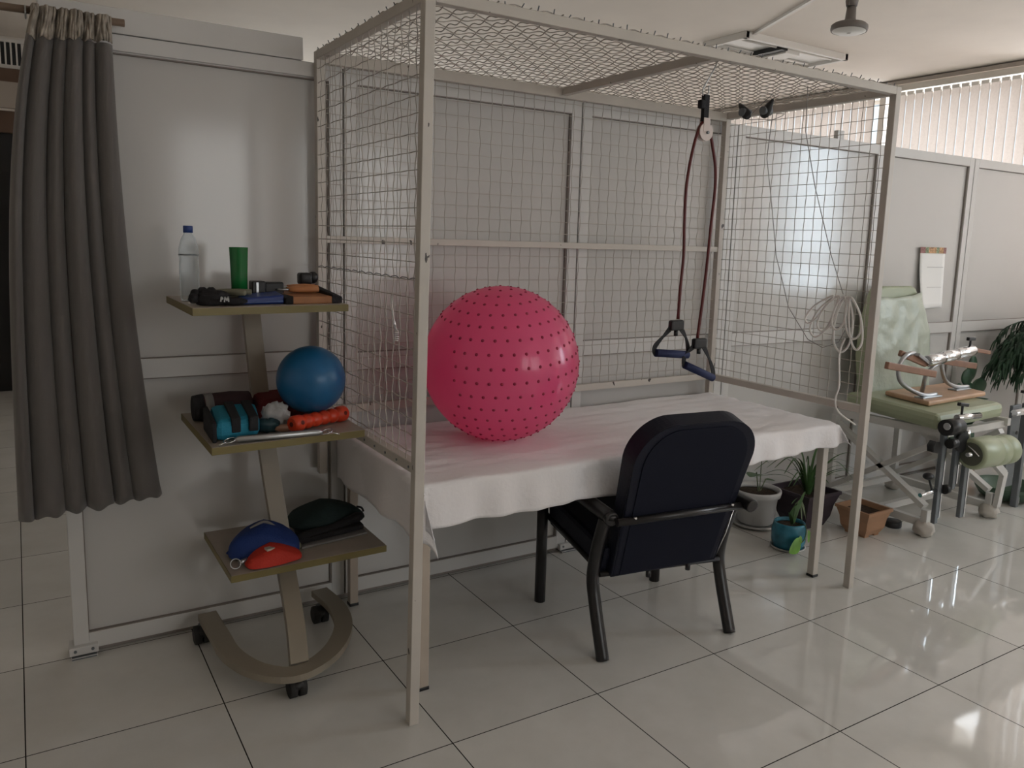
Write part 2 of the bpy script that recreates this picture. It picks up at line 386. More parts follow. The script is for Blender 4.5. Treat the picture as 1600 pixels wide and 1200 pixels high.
# window wall with openings
SILL, HEAD = 1.05, 3.28
b = MB(); b.box(WX, WX+.3, Y0, Y1+.15, 0, SILL); b.box(WX, WX+.3, Y0, Y1+.15, HEAD, H)
openings = [(3.20, 6.35), (1.42, 3.14), (-1.38, 1.36), (-2.42, -1.42), (-4.75, -2.46)]
ys = [Y1+.15]
for a_, b_ in openings: ys += [b_, a_]
ys.append(Y0)
for i in range(0, len(ys), 2):
    if ys[i]-ys[i+1] > .001: b.box(WX, WX+.3, ys[i+1], ys[i], SILL, HEAD)
struct('wall_right', b, WALLP)
for i, (a_, b_) in enumerate(openings):
    w = thing('window_%d' % (i+1), None, None, (WX+.15, (a_+b_)/2, SILL), None, 'structure')
    f = MB()
    for ya, yb, za, zb in ((a_, a_+.04, SILL, HEAD), (b_-.04, b_, SILL, HEAD), (a_, b_, SILL, SILL+.04), (a_, b_, HEAD-.04, HEAD)):
        f.box(WX+.26, WX+.30, ya, yb, za, zb)
    f.build('window_frame', WINF, w)
    MB().box(WX+.275, WX+.281, a_+.03, b_-.03, SILL+.03, HEAD-.03).build('window_pane', GLASS, w)
wo = thing('window_9', None, None, (WX+.05, -1.92, SILL), None, 'structure')
f = MB(); f.box(WX+.04, WX+.08, -2.20, -2.14, SILL, HEAD); f.box(WX+.04, WX+.08, -2.42, -1.42, 1.50, 1.56); f.build('window_frame', WINF, wo)
struct('trim_1', MB().box(WX-.06, WX, Y0, Y1, 3.35, 3.385), BEAM)

def blind(y0, y1, label, sp=.0935, ang=.10, skip=()):
    t = thing('vertical_blind', label, 'blind', (WX-.06, (y0+y1)/2, SILL-.05), 'vertical blinds along the window wall')
    MB().box(WX-.085, WX-.035, y0, y1, 3.275, 3.335, bev=.004).build('head_rail', RAILM, t)
    n = int(round((y1-y0)/sp)); proto = protoc = None
    for i in range(n):
        if i in skip: continue
        yc = y0+sp*(i+.5)
        if proto is None:
            m = MB(); K = 5; rows = []
            for z in (1.02, 3.235):
                rows.append([m.bm.verts.new((WX-.06+(.0475*math.sin(ang))*u*2*.5+.003*(1-u*u), yc+.0466*u*math.cos(ang), z)) for u in [-1+2*k/K for k in range(K+1)]])
            for k in range(K):
                f_ = m.bm.faces.new((rows[0][k], rows[0][k+1], rows[1][k+1], rows[1][k])); f_.smooth = True
            proto = m.build('vane', VANE, t, solid=.0012); y_first = yc; base = proto.location.copy()
            protoc = MB().box(WX-.075, WX-.045, yc-.036, yc+.036, 3.232, 3.262).build('carrier', WHITEG, t)
            basec = protoc.location.copy()
        else:
            c = proto.copy(); col.objects.link(c); c.location = base+Vector((0, yc-y_first, 0))
            c.rotation_euler.z = 0
            c2 = protoc.copy(); col.objects.link(c2); c2.location = basec+Vector((0, yc-y_first, 0))
    return t
blind(3.22, 6.40, 'beige fabric vertical blind above the partition, left of the bright gap by the cage corner')
blind(1.64, 3.07, 'beige fabric vertical blind over the partition, to the right of the cage corner post')
blind(-1.36, 1.46, 'beige fabric vertical blind on the window beside the floor area at far right')
blind(-4.75, -2.44, 'beige fabric vertical blind on the front window, out past the right edge')

# ------------------------------------------------------------------ partition (fixed, part of the room)
PY = 1.085
part = thing('wall_middle', None, None, (2.9, PY+.02, 0), None, 'structure')
PX0, PX1 = -.962, WX
PH = 2.343
mull = [.13, 1.37, 2.475, 3.85, 4.942, 6.05]
MW = .062
edges = [PX0+.052]+[x for m_ in mull for x in (m_-MW, m_+MW)]+[PX1-.04]
f = MB()
f.box(PX0, PX0+.052, PY-.012, PY+.045, .02, PH, bev=.002)
for m_ in mull:
    f.box(m_-MW, m_-.004, PY-.012, PY+.045, .02, PH, bev=.002); f.box(m_+.004, m_+MW, PY-.012, PY+.045, .02, PH, bev=.002)
f.box(PX1-.045, PX1-.001, PY-.012, PY+.045, .02, PH)
g = MB()
for m_ in mull: g.box(m_-.005, m_+.005, PY, PY+.04, .02, PH-.002)
for i in range(0, len(edges), 2):
    a_, c_ = edges[i], edges[i+1]
    zt = .0 if i else .018
    f.box(a_, c_, PY-.012, PY+.045, .02, .085, bev=.002)
    f.box(a_, c_, PY-.012, PY+.045, 1.062+zt, 1.138+zt, bev=.002)
    f.box(a_, c_, PY-.012, PY+.045, 2.282, PH, bev=.002)
    g.box(a_, c_, PY-.009, PY+.03, .085, .089); g.box(a_, c_, PY-.009, PY+.03, 1.058+zt, 1.062+zt)
    g.box(a_, c_, PY-.009, PY+.03, 1.138+zt, 1.141+zt); g.box(a_, c_, PY-.009, PY+.03, 2.278, 2.282)
    for z0, z1 in ((.089, 1.058+zt), (1.141+zt, 2.278)):
        MB().box(a_+.001, c_-.001, PY+.008, PY+.03, z0, z1).build('panel', LAM, part)
        g.box(a_, a_+.004, PY-.004, PY+.012, z0, z1); g.box(c_-.006, c_, PY-.004, PY+.012, z0, z1)
f.build('frame', LAMF, part); g.build('frame_gap', GAP, part)
MB().box(PX0, 5.9, PY+.0, PY+.03, .004, .02).build('floor_gasket', GAP, part)
h = MB(); h.box(-.962, -.045, PY-.035, PY+.05, 2.345, 2.432, bev=.003); h.box(-.962, .02, PY-.028, PY+.05, 2.286, 2.343, bev=.002)
h.build('header_box', LAMF, part)
# feet of the partition
for x in (-.93, 1.37, 2.475, 3.85):
    q = MB(); q.box(x-.05, x+.05, PY-.035, PY+.05, .012, .045, bev=.002); q.box(x-.045, x+.045, PY-.05, PY+.05, 0, .010, bev=.002)
    for dx in (-.03, .03): q.cyl((x+dx, PY-.038, .03), (x+dx, PY-.034, .03), .006, seg=10, mi=1)
    q.build('foot_bracket', [LAMF, GREYM], part)
hk = MB(); hk.box(3.36, 3.42, PY-.01, PY+.02, 2.34, 2.395); hk.build('top_clip', LAMF, part)

# ceiling fittings
t = thing('ceiling_light', 'white recessed fluorescent tray on the ceiling above the cage, with a box in its middle', 'ceiling light', (4.75, 2.84, H))
b = MB()
for x0, x1, y0, y1 in ((4.10, 5.42, 2.60, 2.64), (4.10, 5.42, 3.06, 3.10), (4.10, 4.14, 2.60, 3.10), (5.38, 5.42, 2.60, 3.10)): b.box(x0, x1, y0, y1, 3.345, 3.40, bev=.003)
b.build('frame', WHITEG, t)
MB().box(4.14, 5.38, 2.64, 3.06, 3.375, 3.395).build('reflector', DIFF, t)
for y in (2.72, 2.98): MB().cyl((4.18, y, 3.365), (5.34, y, 3.365), .011, seg=12).build('tube', WHITEG, t)
MB().box(4.68, 4.86, 2.68, 3.0, 3.32, 3.375, bev=.004).build('ballast_box', WHITEG, t)
MB().box(4.60, 4.68, 2.66, 2.98, 3.335, 3.372).build('bracket', BLACKP, t)
b = MB(); b.bar((4.20, 2.62, H-.012), (2.9, -.25, H-.012), .03, .02)
tag(b.build('cable_trunking', WHITEG), 'thin white cable duct running along the ceiling to the fluorescent tray', 'cable duct')
t = thing('lamp_bulb', 'round flat-bottomed grey lamp hanging near the top right, by the ceiling duct', 'lamp', (3.12, .88, 2.93))
ax = (.05, 0, 1)
MB().lathe([(.0, -.028), (.075, -.026), (.098, -.016)], (3.12, .88, 2.93), axis=ax).build('diffuser', DIFF, t)
b = MB(); b.lathe([(.100, -.018), (.104, -.005), (.102, .012), (.09, .022), (.04, .030), (.03, .05), (.026, .115), (.018, .12)], (3.12, .88, 2.93), axis=ax, capt=True)
b.build('body', GREYF, t)
MB().lathe([(.004, -.0295), (.012, -.0285)], (3.12, .88, 2.93), seg=16).build('centre_cap', GREYF, t)
b = MB(); b.lathe([(.03, .12), (.036, .15), (.03, .19), (.012, .22), (.010, .47)], (3.125, .88, 2.93), capt=True); b.box(3.085, 3.10, .87, .89, 3.05, 3.09)
b.build('lamp_holder', GREYF, t)

# air vent above the far doorway
t = thing('air_vent', 'white slatted air vent high on the far wall, at the far left beside the curtain', 'vent', (-1.25, Y1, 3.18))
b = MB(); b.box(-1.62, -.9, Y1-.03, Y1, 3.10, 3.14); b.box(-1.62, -.9, Y1-.03, Y1, 3.345, 3.375)
b.build('frame', WHITEG, t)
b = MB()
for k in range(16): b.box(-1.6+k*.045, -1.585+k*.045, Y1-.03, Y1-.005, 3.14, 3.345)
b.build('fins', WHITEG, t); MB().box(-1.61, -.91, Y1-.005, Y1-.001, 3.12, 3.36).build('backing', BLACKP, t)

# ------------------------------------------------------------------ curtain with its rod
b = MB(); b.cyl((-2.2, 1.00, 2.352), (-.70, 1.00, 2.372), .013, seg=12)
rodt = tag(b.build('curtain_rod', ROD), 'brown metal rod along the top of the grey curtain', 'curtain rod')
t = thing('curtain', 'long dark grey curtain gathered in folds at the left, in front of the partition end', 'curtain', (-.9, .99, .62))
def curtain_mesh(z_lo, z_hi, nz, off=0, extra=0):
    m = MB(); NU = 280; rows = []
    fold_u = [0, .10, .31, .46, .65, .79, 1.0]
    for j in range(nz+1):
        z = z_lo+(z_hi-z_lo)*j/nz; k = (z-.62)/(2.36-.62)
        kk = max(0, min(1, k))
        xl = -1.114+.030*kk+.10*kk**4
        xr = -.640-.105*(1-(1-kk)**2)
        row = []
        for i in range(NU+1):
            u = i/NU
            a = 0
            for q in range(len(fold_u)-1):
                if fold_u[q] <= u <= fold_u[q+1]:
                    w = (u-fold_u[q])/(fold_u[q+1]-fold_u[q]); a = math.sin(PI*w)**.36; br = q
            amp = .050*(1.0-.25*k)
            sway = .010*math.sin(4*k+br*1.9)
            x = xl+(xr-xl)*u+sway*.25*math.sin(PI*u)
            y = .985-amp*a*(.9+.22*math.sin(br*2.3+1))-.012*math.sin(PI*w)+extra*noise.noise(Vector((u*40, z*25, 3)))
            zz = z + (.016*(u-.5)*2+.006*math.sin(u*44) if j == 0 else 0)
            row.append(m.bm.verts.new((x, y-off, zz)))
        rows.append(row)
    for A, B in zip(rows, rows[1:]):
        for i in range(NU):
            f_ = m.bm.faces.new((A[i], A[i+1], B[i+1], B[i])); f_.smooth = True
    return m
curtain_mesh(.628, 2.285, 40).build('curtain_fabric', CURT, t, solid=.003)
curtain_mesh(2.283, 2.378, 10, .003, .02).build('header_tape', CURTH, t, solid=.004)
b = MB()
for x in (-1.0, -.93, -.87, -.80): b.tube([(x+.0, 1.0+.02*math.cos(a), 2.36+.02*math.sin(a)) for a in [2*PI*k/14 for k in range(14)]], .003, 6, closed=True)
b.build('curtain_rings', STEEL, t)

# ------------------------------------------------------------------ the wire cage
W, D, HC, S, ZR = 2.359, 1.058, 2.3855, .035, .8806
cage = thing('suspension_cage', 'cream metal frame cage with wire mesh back, sides and roof over the treatment table', 'cage', (W/2, D/2, 0))
def post(x0, y0, z0, z1, dx=0, dy=0):
    b = MB()
    zb = z0
    c = [(x0, y0), (x0+S, y0), (x0+S, y0+S), (x0, y0+S)]
    k = .55
    b.hexa([(x+dx, y+dy, zb) for x, y in c]+[(x, y, z1) for x, y in c], bev=.0025)
    return b
post(0, 0, 0, HC, -.018, .024).build('post', CAGE, cage)
post(W-S, 0, 0, HC).build('post', CAGE, cage)
post(0, D-S, .62, HC).build('post', CAGE, cage)
post(W-S, D-S, .62, HC).build('post', CAGE, cage)
for (x0, x1, y0, y1, z0, z1) in ((S, W-S, 0, S, HC-S, HC), (S, W-S, D-S, D, HC-S-.012, HC), (0, S, S, D-S, HC-S, HC), (W-S, W, S, D-S, HC-S, HC),
                                 (1.205, 1.24, S, D-S, HC-S, HC-.002)):
    MB().box(x0, x1, y0, y1, z0, z1, bev=.0025).build('roof_rail', CAGE, cage)
for (x0, x1, y0, y1, z0, z1) in ((S, W-S, D-.03, D, ZR, ZR+.035), (0, S, S, D-S, ZR, ZR+S), (W-S, W, S, D-S, ZR, ZR+S), (S, W-S, D-.03, D-.002, 1.618, 1.648)):
    MB().box(x0, x1, y0, y1, z0, z1, bev=.0025).build('side_rail', CAGE, cage)
MB().bar((W+.002, -.004, 1.02), (W+.002, -.004, 1.0), .001, .001).bm.free()
def crimp(axis_o, du, dv, n, u_len, v_len, nu, nv, amp=.0042, r=.0018, skip=()):
    """woven crimped wire panel: wires along u at nv+1 stations and along v at nu+1 stations"""
    o, du, dv, n = Vector(axis_o), Vector(du), Vector(dv), Vector(n); m = MB(); su, sv = u_len/nu, v_len/nv
    for j in range(nv+1):
        pts = []; jit = random.uniform(-.002, .002)
        for i in range(nu*4+1):
            u = i*su/4; ph = math.cos(PI*u/su)*(1 if j % 2 else -1)
            pts.append(o+du*u+dv*(j*sv+jit)+n*(amp*ph))
        m.tube(pts, r, 4, cap=False)
    for i in range(nu+1):
        pts = []; jit = random.uniform(-.002, .002)
        for j in range(nv*4+1):
            v = j*sv/4; ph = -math.cos(PI*v/sv)*(1 if i % 2 else -1)
            pts.append(o+du*(i*su+jit)+dv*v+n*(amp*ph))
        m.tube(pts, r, 4, cap=False)
    return m
zl, zh = ZR+.012, HC-.012
crimp((.006, .015, zl), (0, 1, 0), (0, 0, 1), (-1, 0, 0), D-.03, zh-zl, 18, 26, amp=.0026).build('mesh_panel', WIRE, cage)
crimp((W-.006, .015, zl), (0, 1, 0), (0, 0, 1), (1, 0, 0), D-.03, zh-zl, 18, 26, amp=.0016).build('mesh_panel', WIRE, cage)
crimp((.015, D-.018, zl), (1, 0, 0), (0, 0, 1), (0, -1, 0), W-.03, zh-zl, 40, 26, amp=.0035).build('mesh_panel', WIRE, cage)
crimp((.012, .012, HC+.001), (1, 0, 0), (0, 1, 0), (0, 0, 1), W-.024, D-.024, 38, 18, amp=.0068, r=.0021).build('roof_mesh', WIRE, cage)
b = MB()                                    # cut wire ends and the binding wire of the left panel
for k in range(38):
    x = .03+k*.0615; b.tube([(x, .004, HC), (x+random.uniform(-.006, .006), -.002, HC+random.uniform(.006, .016))], .002, 4)
for k in range(16):
    y = .04+k*.064; b.tube([(.002, y, HC), (-.003, y, HC+random.uniform(.004, .010))], .002, 4)
b.tube([(-.003+.004*math.sin(i*1.7), .02+i*.0205, 1.522-.004*math.cos(i*1.7)) for i in range(50)], .0016, 4)
tag(b.build('cut_wire_ends', GREYM, cage), kind='stuff')
b = MB()
for k in range(10): b.cyl((-.0005, .09+k*.1, ZR+.017), (-.003, .09+k*.1, ZR+.017), .005, seg=8)
b.build('rivets', GREYM, cage)

# small spring clipped on the left mesh
t = thing('hook_spring', 'small chrome spring hook clipped on the left mesh of the cage beside the front post', 'hook', (-.012, .19, 1.34))
b = MB(); b.tube([(-.012, .215, 1.462), (-.018, .205, 1.43), (-.016, .192, 1.38), (-.012, .178, 1.345)], .0025, 6)
b.tube([(-.012, .205, 1.462), (-.018, .196, 1.43), (-.016, .183, 1.38), (-.012, .168, 1.345)], .0025, 6); b.build('arms', CHROME, t)
b = MB(); b.tube([(-.012+.007*math.cos(a), .172+.010*math.sin(a), 1.345-a*.0011) for a in [k*.6 for k in range(52)]], .002, 5); b.build('coil', CHROME, t)

# ------------------------------------------------------------------ treatment table with sheet
table = thing('treatment_table', 'long treatment table with brown-grey metal legs under the cage roof', 'table', (1.2, .6, 0))
MB().box(.10, 2.325, .185, 1.01, .755, .79, bev=.006).build('tabletop', BRONZE, table)
for x, y, mm in ((.10, .20, BRONZE), (2.275, .175, CAGE), (.118, .972, BRONZE), (2.275, .972, CAGE)):
    lg = MB().box(x, x+.038, y, y+.038, .012, .755, bev=.003).build('leg', mm, table)
    MB().box(x-.002, x+.040, y-.002, y+.040, 0, .014, bev=.003).build('foot_cap', BLACKP, lg)
b = MB(); b.box(.138, 2.275, .20, .225, .70, .755); b.box(.138, 2.275, .975, 1.0, .70, .755); b.box(.105, .13, .238, .972, .70, .755); b.box(2.285, 2.31, .213, .972, .70, .755)
b.build('apron', BRONZE, table)

def sheet():
    m = MB(); xa, xb, ya, yb = .092, 2.335, .168, 1.02
    XL, XR, YF, YB = .215, .115, .165, .028
    su = [xa-XL+(XL)*i/14 for i in range(14)]+[xa+(xb-xa)*i/150 for i in range(151)]+[xb+XR*i/9 for i in range(1, 10)]
    sv = [ya-YF+YF*i/14 for i in range(14)]+[ya+(yb-ya)*i/60 for i in range(61)]+[yb+YB*i/3 for i in range(1, 4)]
    rows = []
    for v in sv:
        row = []
        for u in su:
            kf = 1.0 if u < 1.2 else 1.0-.28*min(1, (u-1.2)/1.0)
            dx = (xa-u) if u < xa else ((u-xb) if u > xb else 0)
            dy = (ya-v)*kf if v < ya else ((v-yb) if v > yb else 0)
            cx, cy = min(max(u, xa), xb), min(max(v, ya), yb)
            sx = -1 if u < xa else 1; sy = -1 if v < ya else 1
            z = .801
            z += .0065*noise.noise(Vector((u*3, v*16, 1)))+.0045*noise.noise(Vector((u*9, v*22+u*9, 5)))
            z += .006*max(0, 1-abs(((u*.45+v)-.62)/.02))*(1 if .5 < u < 1.3 else 0)
            z += .006*max(0, 1-abs(((u*.35+v)-.60)/.015))*(1 if .4 < u < 1.1 else 0)
            z += .006*max(0, 1-abs(((u*.2+v)-.95)/.02))*(1 if 1.5 < u < 2.2 else 0)
            d = math.hypot(dx, dy); ox = oy = 0
            if d > 0:
                drop = max(0, d-.012); edge = 1-math.exp(-d/.012)
                z -= drop*.995+.004
                fold_f = (.012*math.sin(u*19+1.9*math.sin(u*5))+.022*noise.noise(Vector((u*7, 0, 2)))+.006*math.sin(u*43))*min(1, drop/.1)
                fold_l = (.010*math.sin(v*19+1)+.012*noise.noise(Vector((v*8, 4, 2))))*min(1, drop/.1)
                if dy > 0 and dx == 0: oy = sy*(.012*edge+.006*drop/.15)+(fold_f if sy < 0 else 0)
                elif dx > 0 and dy == 0: ox = sx*(.012*edge+.05*drop*(1 if sx > 0 else .4))+fold_l
                else:
                    ang = math.atan2(dy, dx); f2 = math.sin(2*ang)
                    ox = sx*(.012+(.30*drop*f2 if sx > 0 else -.20*drop*f2)); oy = sy*(.012+(.32*drop*f2 if sx > 0 else .14*drop*f2))
                    z += drop*(.30*f2 if sx > 0 else -.02*f2)
            row.append(m.bm.verts.new((cx+ox, min(cy+oy, 1.055), z)))
        rows.append(row)
    for A, B in zip(rows, rows[1:]):
        for i in range(len(su)-1):
            f_ = m.bm.faces.new((A[i], A[i+1], B[i+1], B[i])); f_.smooth = True
    return m
o = sheet().build('bed_sheet', CLOTH, None, solid=.003)
tag(o, 'white cotton sheet draped over the treatment table, wrinkled, hanging at front and ends', 'sheet')

# ------------------------------------------------------------------ pink ball
BC, BR = Vector((.652, .60, 1.134)), .330
t = thing('exercise_ball', 'large pink translucent exercise ball with small nubs, on the white sheet', 'ball', (BC.x, BC.y, BC.z-BR))
b = MB(); b.ball(BC, BR, 96, (1, 1, .992)); b.build('ball_skin', PINK, t)
b = MB(); ax = Vector((-.10, -.10, 1)).normalized(); rot = Vector((0, 0, 1)).rotation_difference(ax).to_matrix()
smooth_dir = Vector((-.952, .30, -.12)).normalized()
for i in range(-8, 9):
    la = i*.172+.04; n = max(1, int(round(42*math.cos(la))))
    for k in range(n):
        lo = 2*PI*(k+.5*(i % 2))/n
        d = rot @ Vector((math.cos(la)*math.cos(lo), math.cos(la)*math.sin(lo), math.sin(la)))
        if d.dot(smooth_dir) > .74: continue
        c = BC+Vector((d.x, d.y, d.z*.992))*(BR-.001)
        b.lathe([(.0072, 0), (.0056, .0028), (.0028, .0050), (.0006, .0056)], c, seg=8, axis=tuple(d), capb=False, capt=True)
tag(b.build('nubs', PINKD, t), kind='stuff')

# ------------------------------------------------------------------ armchair (local axes: u right, w forward)
ang = math.atan2(-.08, .63); U = Vector((math.cos(ang), math.sin(ang), 0)); V = Vector((-math.sin(ang), math.cos(ang), 0)); O = Vector((1.149, .01, 0))
def L3(u, w, z): return O+U*u+V*w+Vector((0, 0, z))
chair = thing('armchair', 'low black vinyl armchair with black tube frame, seen from behind at the table', 'chair', O)
for s_ in (-1, 1):
    u = .3175*s_
    MB().tube(curve_pts([L3(u, 0, 0), L3(u, .040, .10), L3(u, .078, .20), L3(u, .105, .29), L3(u, .100, .37), L3(u, .070, .48), L3(u, .03, .585)], 6), .0265, 14).build('rear_leg', CHTUBE, chair)
    MB().tube([L3(u, .575, 0), L3(u, .575, .57)], .0255, 14).build('front_leg', CHTUBE, chair)
    e_ = -.085 if s_ > 0 else -.022
    a_ = MB(); a_.tube(curve_pts([L3(u, e_, .594), L3(u, e_+.02, .597), L3(u, .03, .602), L3(u, .30, .615), L3(u, .52, .612), L3(u, .575, .585)], 5), [.024]+[.029]*24+[.027], 14)
    a_.build('armrest', CHTUBE, chair)
    b = MB(); b.cyl(L3(u*.93, .10, .34), L3(u*.93, .58, .415), .012, seg=8); b.build('seat_rail', CHTUBE, chair)
def rounded_back():
    """backrest outline in its own plane: width x height with large top corners"""
    pts = []; hw0, hw1, Ht, R = .262, .285, .70, .165
    pts += [(-hw0, 0), (hw0, 0)]
    for k in range(13):
        a = k/12*PI/2; pts.append((hw1-R+R*math.cos(a), Ht-R+R*math.sin(a)))
    for k in range(13):
        a = PI/2+k/12*PI/2; pts.append((-hw1+R+R*math.cos(a), Ht-R+R*math.sin(a)))
    return pts
A0, A1 = Vector((.060, .315)), Vector((-.150, .985))
dirv = (A1-A0).normalized(); nrm = Vector((dirv.y, -dirv.x))     # forward normal (w,z)
def back_pt(u, s, off): return L3(u, A0.x+dirv.x*s+nrm.x*off, A0.y+dirv.y*s+nrm.y*off)
outline = rounded_back()
offv = (back_pt(0, 0, .085)-back_pt(0, 0, 0))
b = MB(); b.prism([back_pt(u, s, 0) for u, s in outline], offv, bev=.020, seg=4); b.build('backrest', VINYL, chair, smooth=False)
b = MB(); b.prism([back_pt(u*.86, .012+s*.955, -.004) for u, s in outline], offv*.06, bev=.002); b.build('back_panel', mat('black_back_cloth', (.0065, .008, .017), .75, spec=.2), chair)
b = MB(); b.tube([back_pt(u*.985, .004+s*.99, .006) for u, s in outline], .0045, 6, closed=True); b.build('piping', VINYL, chair)
b = MB()
b.hexa([L3(-.295, .10, .315), L3(.295, .10, .315), L3(.295, .565, .375), L3(-.295, .565, .375), L3(-.295, .06, .445), L3(.295, .06, .445), L3(.295, .575, .515), L3(-.295, .575, .515)], bev=.02)
b.build('seat', VINYL, chair)
MB().tube([L3(-.31, -.042, .588), L3(.31, -.042, .588)], .0155, 12).build('crossbar', CHTUBE, chair)
b = MB(); b.tube([L3(-.30, .085, .325), L3(.30, .085, .305)], .011, 10)
for u in (-.07, .13): b.box(*[0, 0, 0, 0, 0, 0]) if False else b.cyl(L3(u, .075, .318), L3(u, .075, .285), .011, seg=8)
b.build('lower_crossbar', CHTUBE, chair)
b = MB()
for u in (-.235, .235): b.cyl(L3(u, -.060, .603), L3(u, -.03, .60), .0045, seg=10)
b.build('bolts', CHROME, chair)
MB().tube([L3(.262, .065, .33), L3(.275, .02, .45), L3(.285, -.005, .56)], .0035, 6).build('edge_trim', CHROME, chair)

# ------------------------------------------------------------------ suspended exercise band, pulleys, ropes
t = thing('resistance_band', 'dark red tube exercise band with two navy grips hanging over a pulley', 'exercise band', (1.34, .2, 1.08))
b = MB()
b.tube(curve_pts([(1.272, .2, 1.345), (1.275, .2, 1.48), (1.282, .2, 1.61), (1.276, .2, 1.74), (1.274, .2, 1.87), (1.284, .2, 1.97), (1.303, .2, 2.06), (1.322, .2, 2.118), (1.340, .2, 2.149),
                  (1.356, .2, 2.157), (1.372, .2, 2.149), (1.388, .2, 2.118), (1.408, .2, 2.06), (1.432, .2, 1.975), (1.437, .2, 1.878), (1.428, .2, 1.745), (1.418, .2, 1.557), (1.404, .2, 1.393), (1.390, .2, 1.26)], 5), .0068, 10)
b.build('rubber_tube', TUBER, t)
for (cx, cz, ga, gb, yy) in ((1.264, 1.320, (1.158, 1.212), (1.338, 1.195), .20), (1.388, 1.240, (1.312, 1.155), (1.482, 1.088), .185)):
    b = MB(); b.box(cx-.036, cx+.036, yy-.014, yy+.014, cz-.022, cz+.022, bev=.008); b.cyl((cx, yy, cz-.02), (cx, yy, cz-.045), .009, seg=10)
    b.build('clamp', BLACKP, t)
    for sx, g in ((-1, ga), (1, gb)):
        m = MB(); P = curve_pts([(cx+sx*.028, yy, cz-.012), (cx+sx*.045+(g[0]-cx)*.2, yy, cz+(g[1]-cz)*.42), (g[0]+sx*.004, yy, g[1]+.02), (g[0], yy, g[1]-.012)], 6)
        prev = None
        for i, p in enumerate(P):
            w = .0135
            tan = (P[min(i+1, len(P)-1)]-P[max(i-1, 0)]).normalized(); n_ = Vector((tan.z, 0, -tan.x))
            tw = .5+.5*abs(math.cos(i*.25))
            cur = [m.bm.verts.new(p+n_*w*tw), m.bm.verts.new(p-n_*w*tw+Vector((0, .006, 0)))]
            if prev: m.bm.faces.new((prev[0], prev[1], cur[1], cur[0]))
            prev = cur
        m.build('strap', STRAP, t, solid=.003)
    MB().cyl((ga[0], yy, ga[1]-.004), (gb[0], yy, gb[1]-.004), .0165, seg=18).build('grip', FOAM, t)
t = thing('strap_pulley', 'pale round pulley on a black strap and steel hook under the cage roof', 'pulley', (1.355, .2, 2.11))
b = MB(); b.cyl((1.356, .188, 2.115), (1.356, .193, 2.115), .036, seg=28); b.cyl((1.356, .207, 2.115), (1.356, .212, 2.115), .036, seg=28); b.cyl((1.356, .19, 2.115), (1.356, .21, 2.115), .028, seg=24)
b.build('wheel', PULLEY, t)
b = MB(); b.box(1.338, 1.372, .186, .190, 2.115, 2.17, bev=.001); b.box(1.338, 1.372, .210, .214, 2.115, 2.17, bev=.001); b.build('cheek', PULLEY, t)
MB().cyl((1.360, .180, 2.112), (1.360, .218, 2.112), .006, seg=12).build('axle', GREYM, t)
b = MB(); b.box(1.337, 1.367, .190, .210, 2.155, 2.262, bev=.004); b.box(1.318, 1.342, .188, .212, 2.205, 2.240, bev=.006); b.build('strap', STRAP, t)
hk = curve_pts([(1.362, .16, 2.392), (1.368, .17, 2.375), (1.358, .185, 2.34), (1.335, .2, 2.285), (1.333, .2, 2.265), (1.343, .2, 2.255), (1.358, .2, 2.258), (1.366, .2, 2.275), (1.365, .2, 2.30)], 6)
MB().tube(hk, .0028, 8).build('hook', STEEL, t)
def small_pulley(loc, lean, label, hookz):
    t = thing('wall_pulley', label, 'pulley', loc, 'small roof pulleys of the cage'); x, y, z = loc
    axd = Vector((0, lean, -1)).normalized(); p = Vector(loc)
    b = MB(); b.tube([p-axd*.05, p-axd*.03, p, p+axd*.03, p+axd*.045], [.006, .013, .022, .024, .014], 14); b.build('housing', BLACKP, t)
    b = MB(); b.cyl(p+axd*.012+Vector((-.027, 0, 0)), p+axd*.012+Vector((.027, 0, 0)), .020, seg=20); b.build('wheel', GREYM, t)
    MB().tube([p-axd*.05, p-axd*.07+Vector((0, .004, 0)), (x, y+.01, hookz)], .002, 6).build('hook', STEEL, t)
    return t
small_pulley((2.03, .624, 2.318), -.9, 'small black pulley hanging from the cage roof, the left one of the pair', 2.388)
small_pulley((2.03, .476, 2.312), .75, 'small black pulley hanging from the cage roof, the right one of the pair', 2.388)
b = MB(); b.tube(curve_pts([(2.03, .455, 2.375), (2.04, .60, 2.285), (2.04, .53, 2.270), (2.05, .455, 2.262), (2.10, .43, 2.29), (2.12, .50, 2.30)], 6), .0018, 6)
b.tube([(2.045, .456, 2.285), (2.18, .59, 2.1), (2.27, .625, 1.92), (2.31, .594, 1.61), (2.31, .527, 1.447), (2.31, .489, 1.351), (2.31, .354, 1.2), (2.31, .262, 1.169), (2.31, .174, 1.206), (2.31, .140, 1.274), (2.312, .15, 1.40)], .0024, 6)
tag(b.build('pulley_cord', CORD), 'thin grey cord running from the small roof pulleys down into the rope coil', 'cord')
b = MB(); b.tube([(2.034, .254, 2.386), (2.10, .30, 2.2), (2.2, .30, 1.95), (2.29, .245, 1.63), (2.315, .175, 1.44)], .0024, 6)
tag(b.build('pulley_cord', CORD), 'thin grey cord dropping straight from the roof mesh behind the right post side', 'cord')
b = MB(); random.seed(11)
top = Vector((2.325, .135, 1.43))
